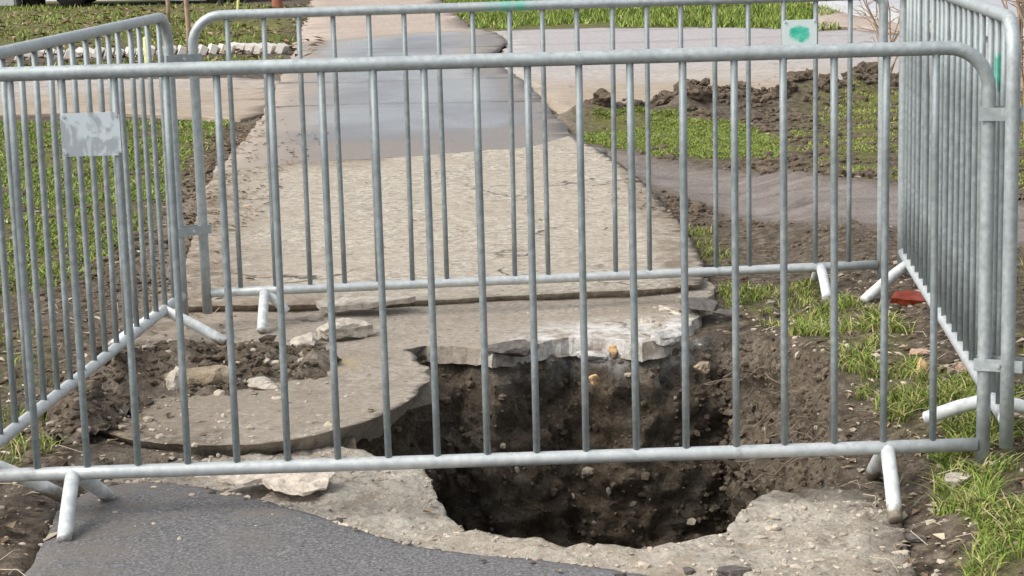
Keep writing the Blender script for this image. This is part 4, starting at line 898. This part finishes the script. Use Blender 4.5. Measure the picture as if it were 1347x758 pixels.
for sy in (-1, 1):
    yy = sy * .80
    for nm, pl in (('window', [(-1.0, 1.0), (-.42, 1.33), (.15, 1.38), (.15, 1.0)]), ('window', [(.22, 1.0), (.22, 1.38), (1.12, 1.37), (1.5, 1.02)])):
        MB().prism(pl, yy - .012, yy + .012).build(nm, GLASS, car)
    for wx in (-1.26, 1.22):
        wh = MB()
        wh.tube([(wx, sy * .66, .3), (wx, sy * .70, .3), (wx, sy * .83, .3), (wx, sy * .86, .3)], .3, 28, True, [.26, .305, .305, .27]); t = wh.build('wheel', RUBBER, car, True)
        MB().tube([(wx, sy * .85, .3), (wx, sy * .872, .3)], .19, 20, True, [.19, .16]).build('rim', HUB, t)
    MB().box((-1.97, sy * .6, .72), (.08, .26, .12)).build('headlight', LAMP, car); MB().box((1.95, sy * .64, .85), (.07, .2, .2)).build('tail_light', RUST, car)
    MB().box((-.1, sy * .855, .88), (.16, .02, .03)).build('door_handle', HUB, car); MB().box((-.75, sy * .93, 1.02), (.1, .16, .11)).build('wing_mirror', CARP, car)
car.rotation_euler[2] = R(2)

# saplings and shrubs
def sapling(label, p, h, lean, rr, group=None):
    root = empty('sapling', (*p, 0)); tag(root, label, 'sapling', group)
    pts = [Vector((lean * (t ** 1.3) + .02 * math.sin(t * 9), .01 * math.cos(t * 7), h * t - .05)) for t in np.linspace(0, 1, 9)]
    MB().tube(pts, rr, 8, True, list(np.linspace(rr, rr * .3, 9))).build('trunk', TWIGP, root, True)
    mb = MB()
    for k in range(26):
        t = random.uniform(.4, 1); b = pts[int(t * 8)]; a = random.uniform(0, 6.3); q = [b]
        for s in range(5): a += random.uniform(-.3, .3); q.append(q[-1] + Vector((math.cos(a) * .1, math.sin(a) * .1, random.uniform(.04, .13))))
        mb.tube(q, .006, 4, False, [.008, .007, .005, .004, .003, .002])
    mb.build('crown', TWIG, root)
sapling('thin leaning sapling growing on the far lawn behind barrier post', (-4.778, 28.889), 2.6, -.25, .032)
sapling('straight pale sapling rooted at the white stone edging', (-3.419, 21.832), 2.8, -.06, .03)
def shrub(label, p, ns, h, spread, r, droop=.0, seed=1, m=TWIG, z0=0):
    rn = random.Random(seed); root = empty('bare_shrub', (*p, z0)); tag(root, label, 'shrub')
    for k in range(ns):
        a = rn.uniform(0, 6.3); s = rn.uniform(.2, 1) * spread; hh = h * rn.uniform(.6, 1.1); wob = rn.uniform(-.1, .1)
        pts = [Vector((math.cos(a) * (s * t ** 1.2) + wob * math.sin(t * 5) * .5 + rn.gauss(0, .012), math.sin(a) * s * t ** 1.2 + rn.gauss(0, .012), hh * (t - droop * t * t) - .03)) for t in np.linspace(0, 1, 10)]
        rr = r * rn.uniform(.6, 1.2)
        st = MB().tube(pts, rr, 6, False, list(np.linspace(rr, rr * .3, 10))).build('stem', m, root, True)
        mb = MB()
        for j in range(7):
            b = pts[rn.randrange(3, 10)]; a2 = rn.uniform(0, 6.3); q = [b]
            for s2 in range(3): q.append(q[-1] + Vector((math.cos(a2) * .06, math.sin(a2) * .06, rn.uniform(-.01, .07))))
            mb.tube(q, .003, 4, False, [.004, .003, .003, .0015])
        tag(mb.build('twigs', m, st), kind='stuff')
shrub('bare brown shrub with upright stems growing outside the corner of barriers', (2.868, 10.895), 22, 1.9, .35, .011, 0, 3, TWIGP)
shrub('bare shrub with arching thin stems growing beside the crossing path', (3.052, 16.239), 12, 1.5, .7, .007, .35, 5, TWIGP)
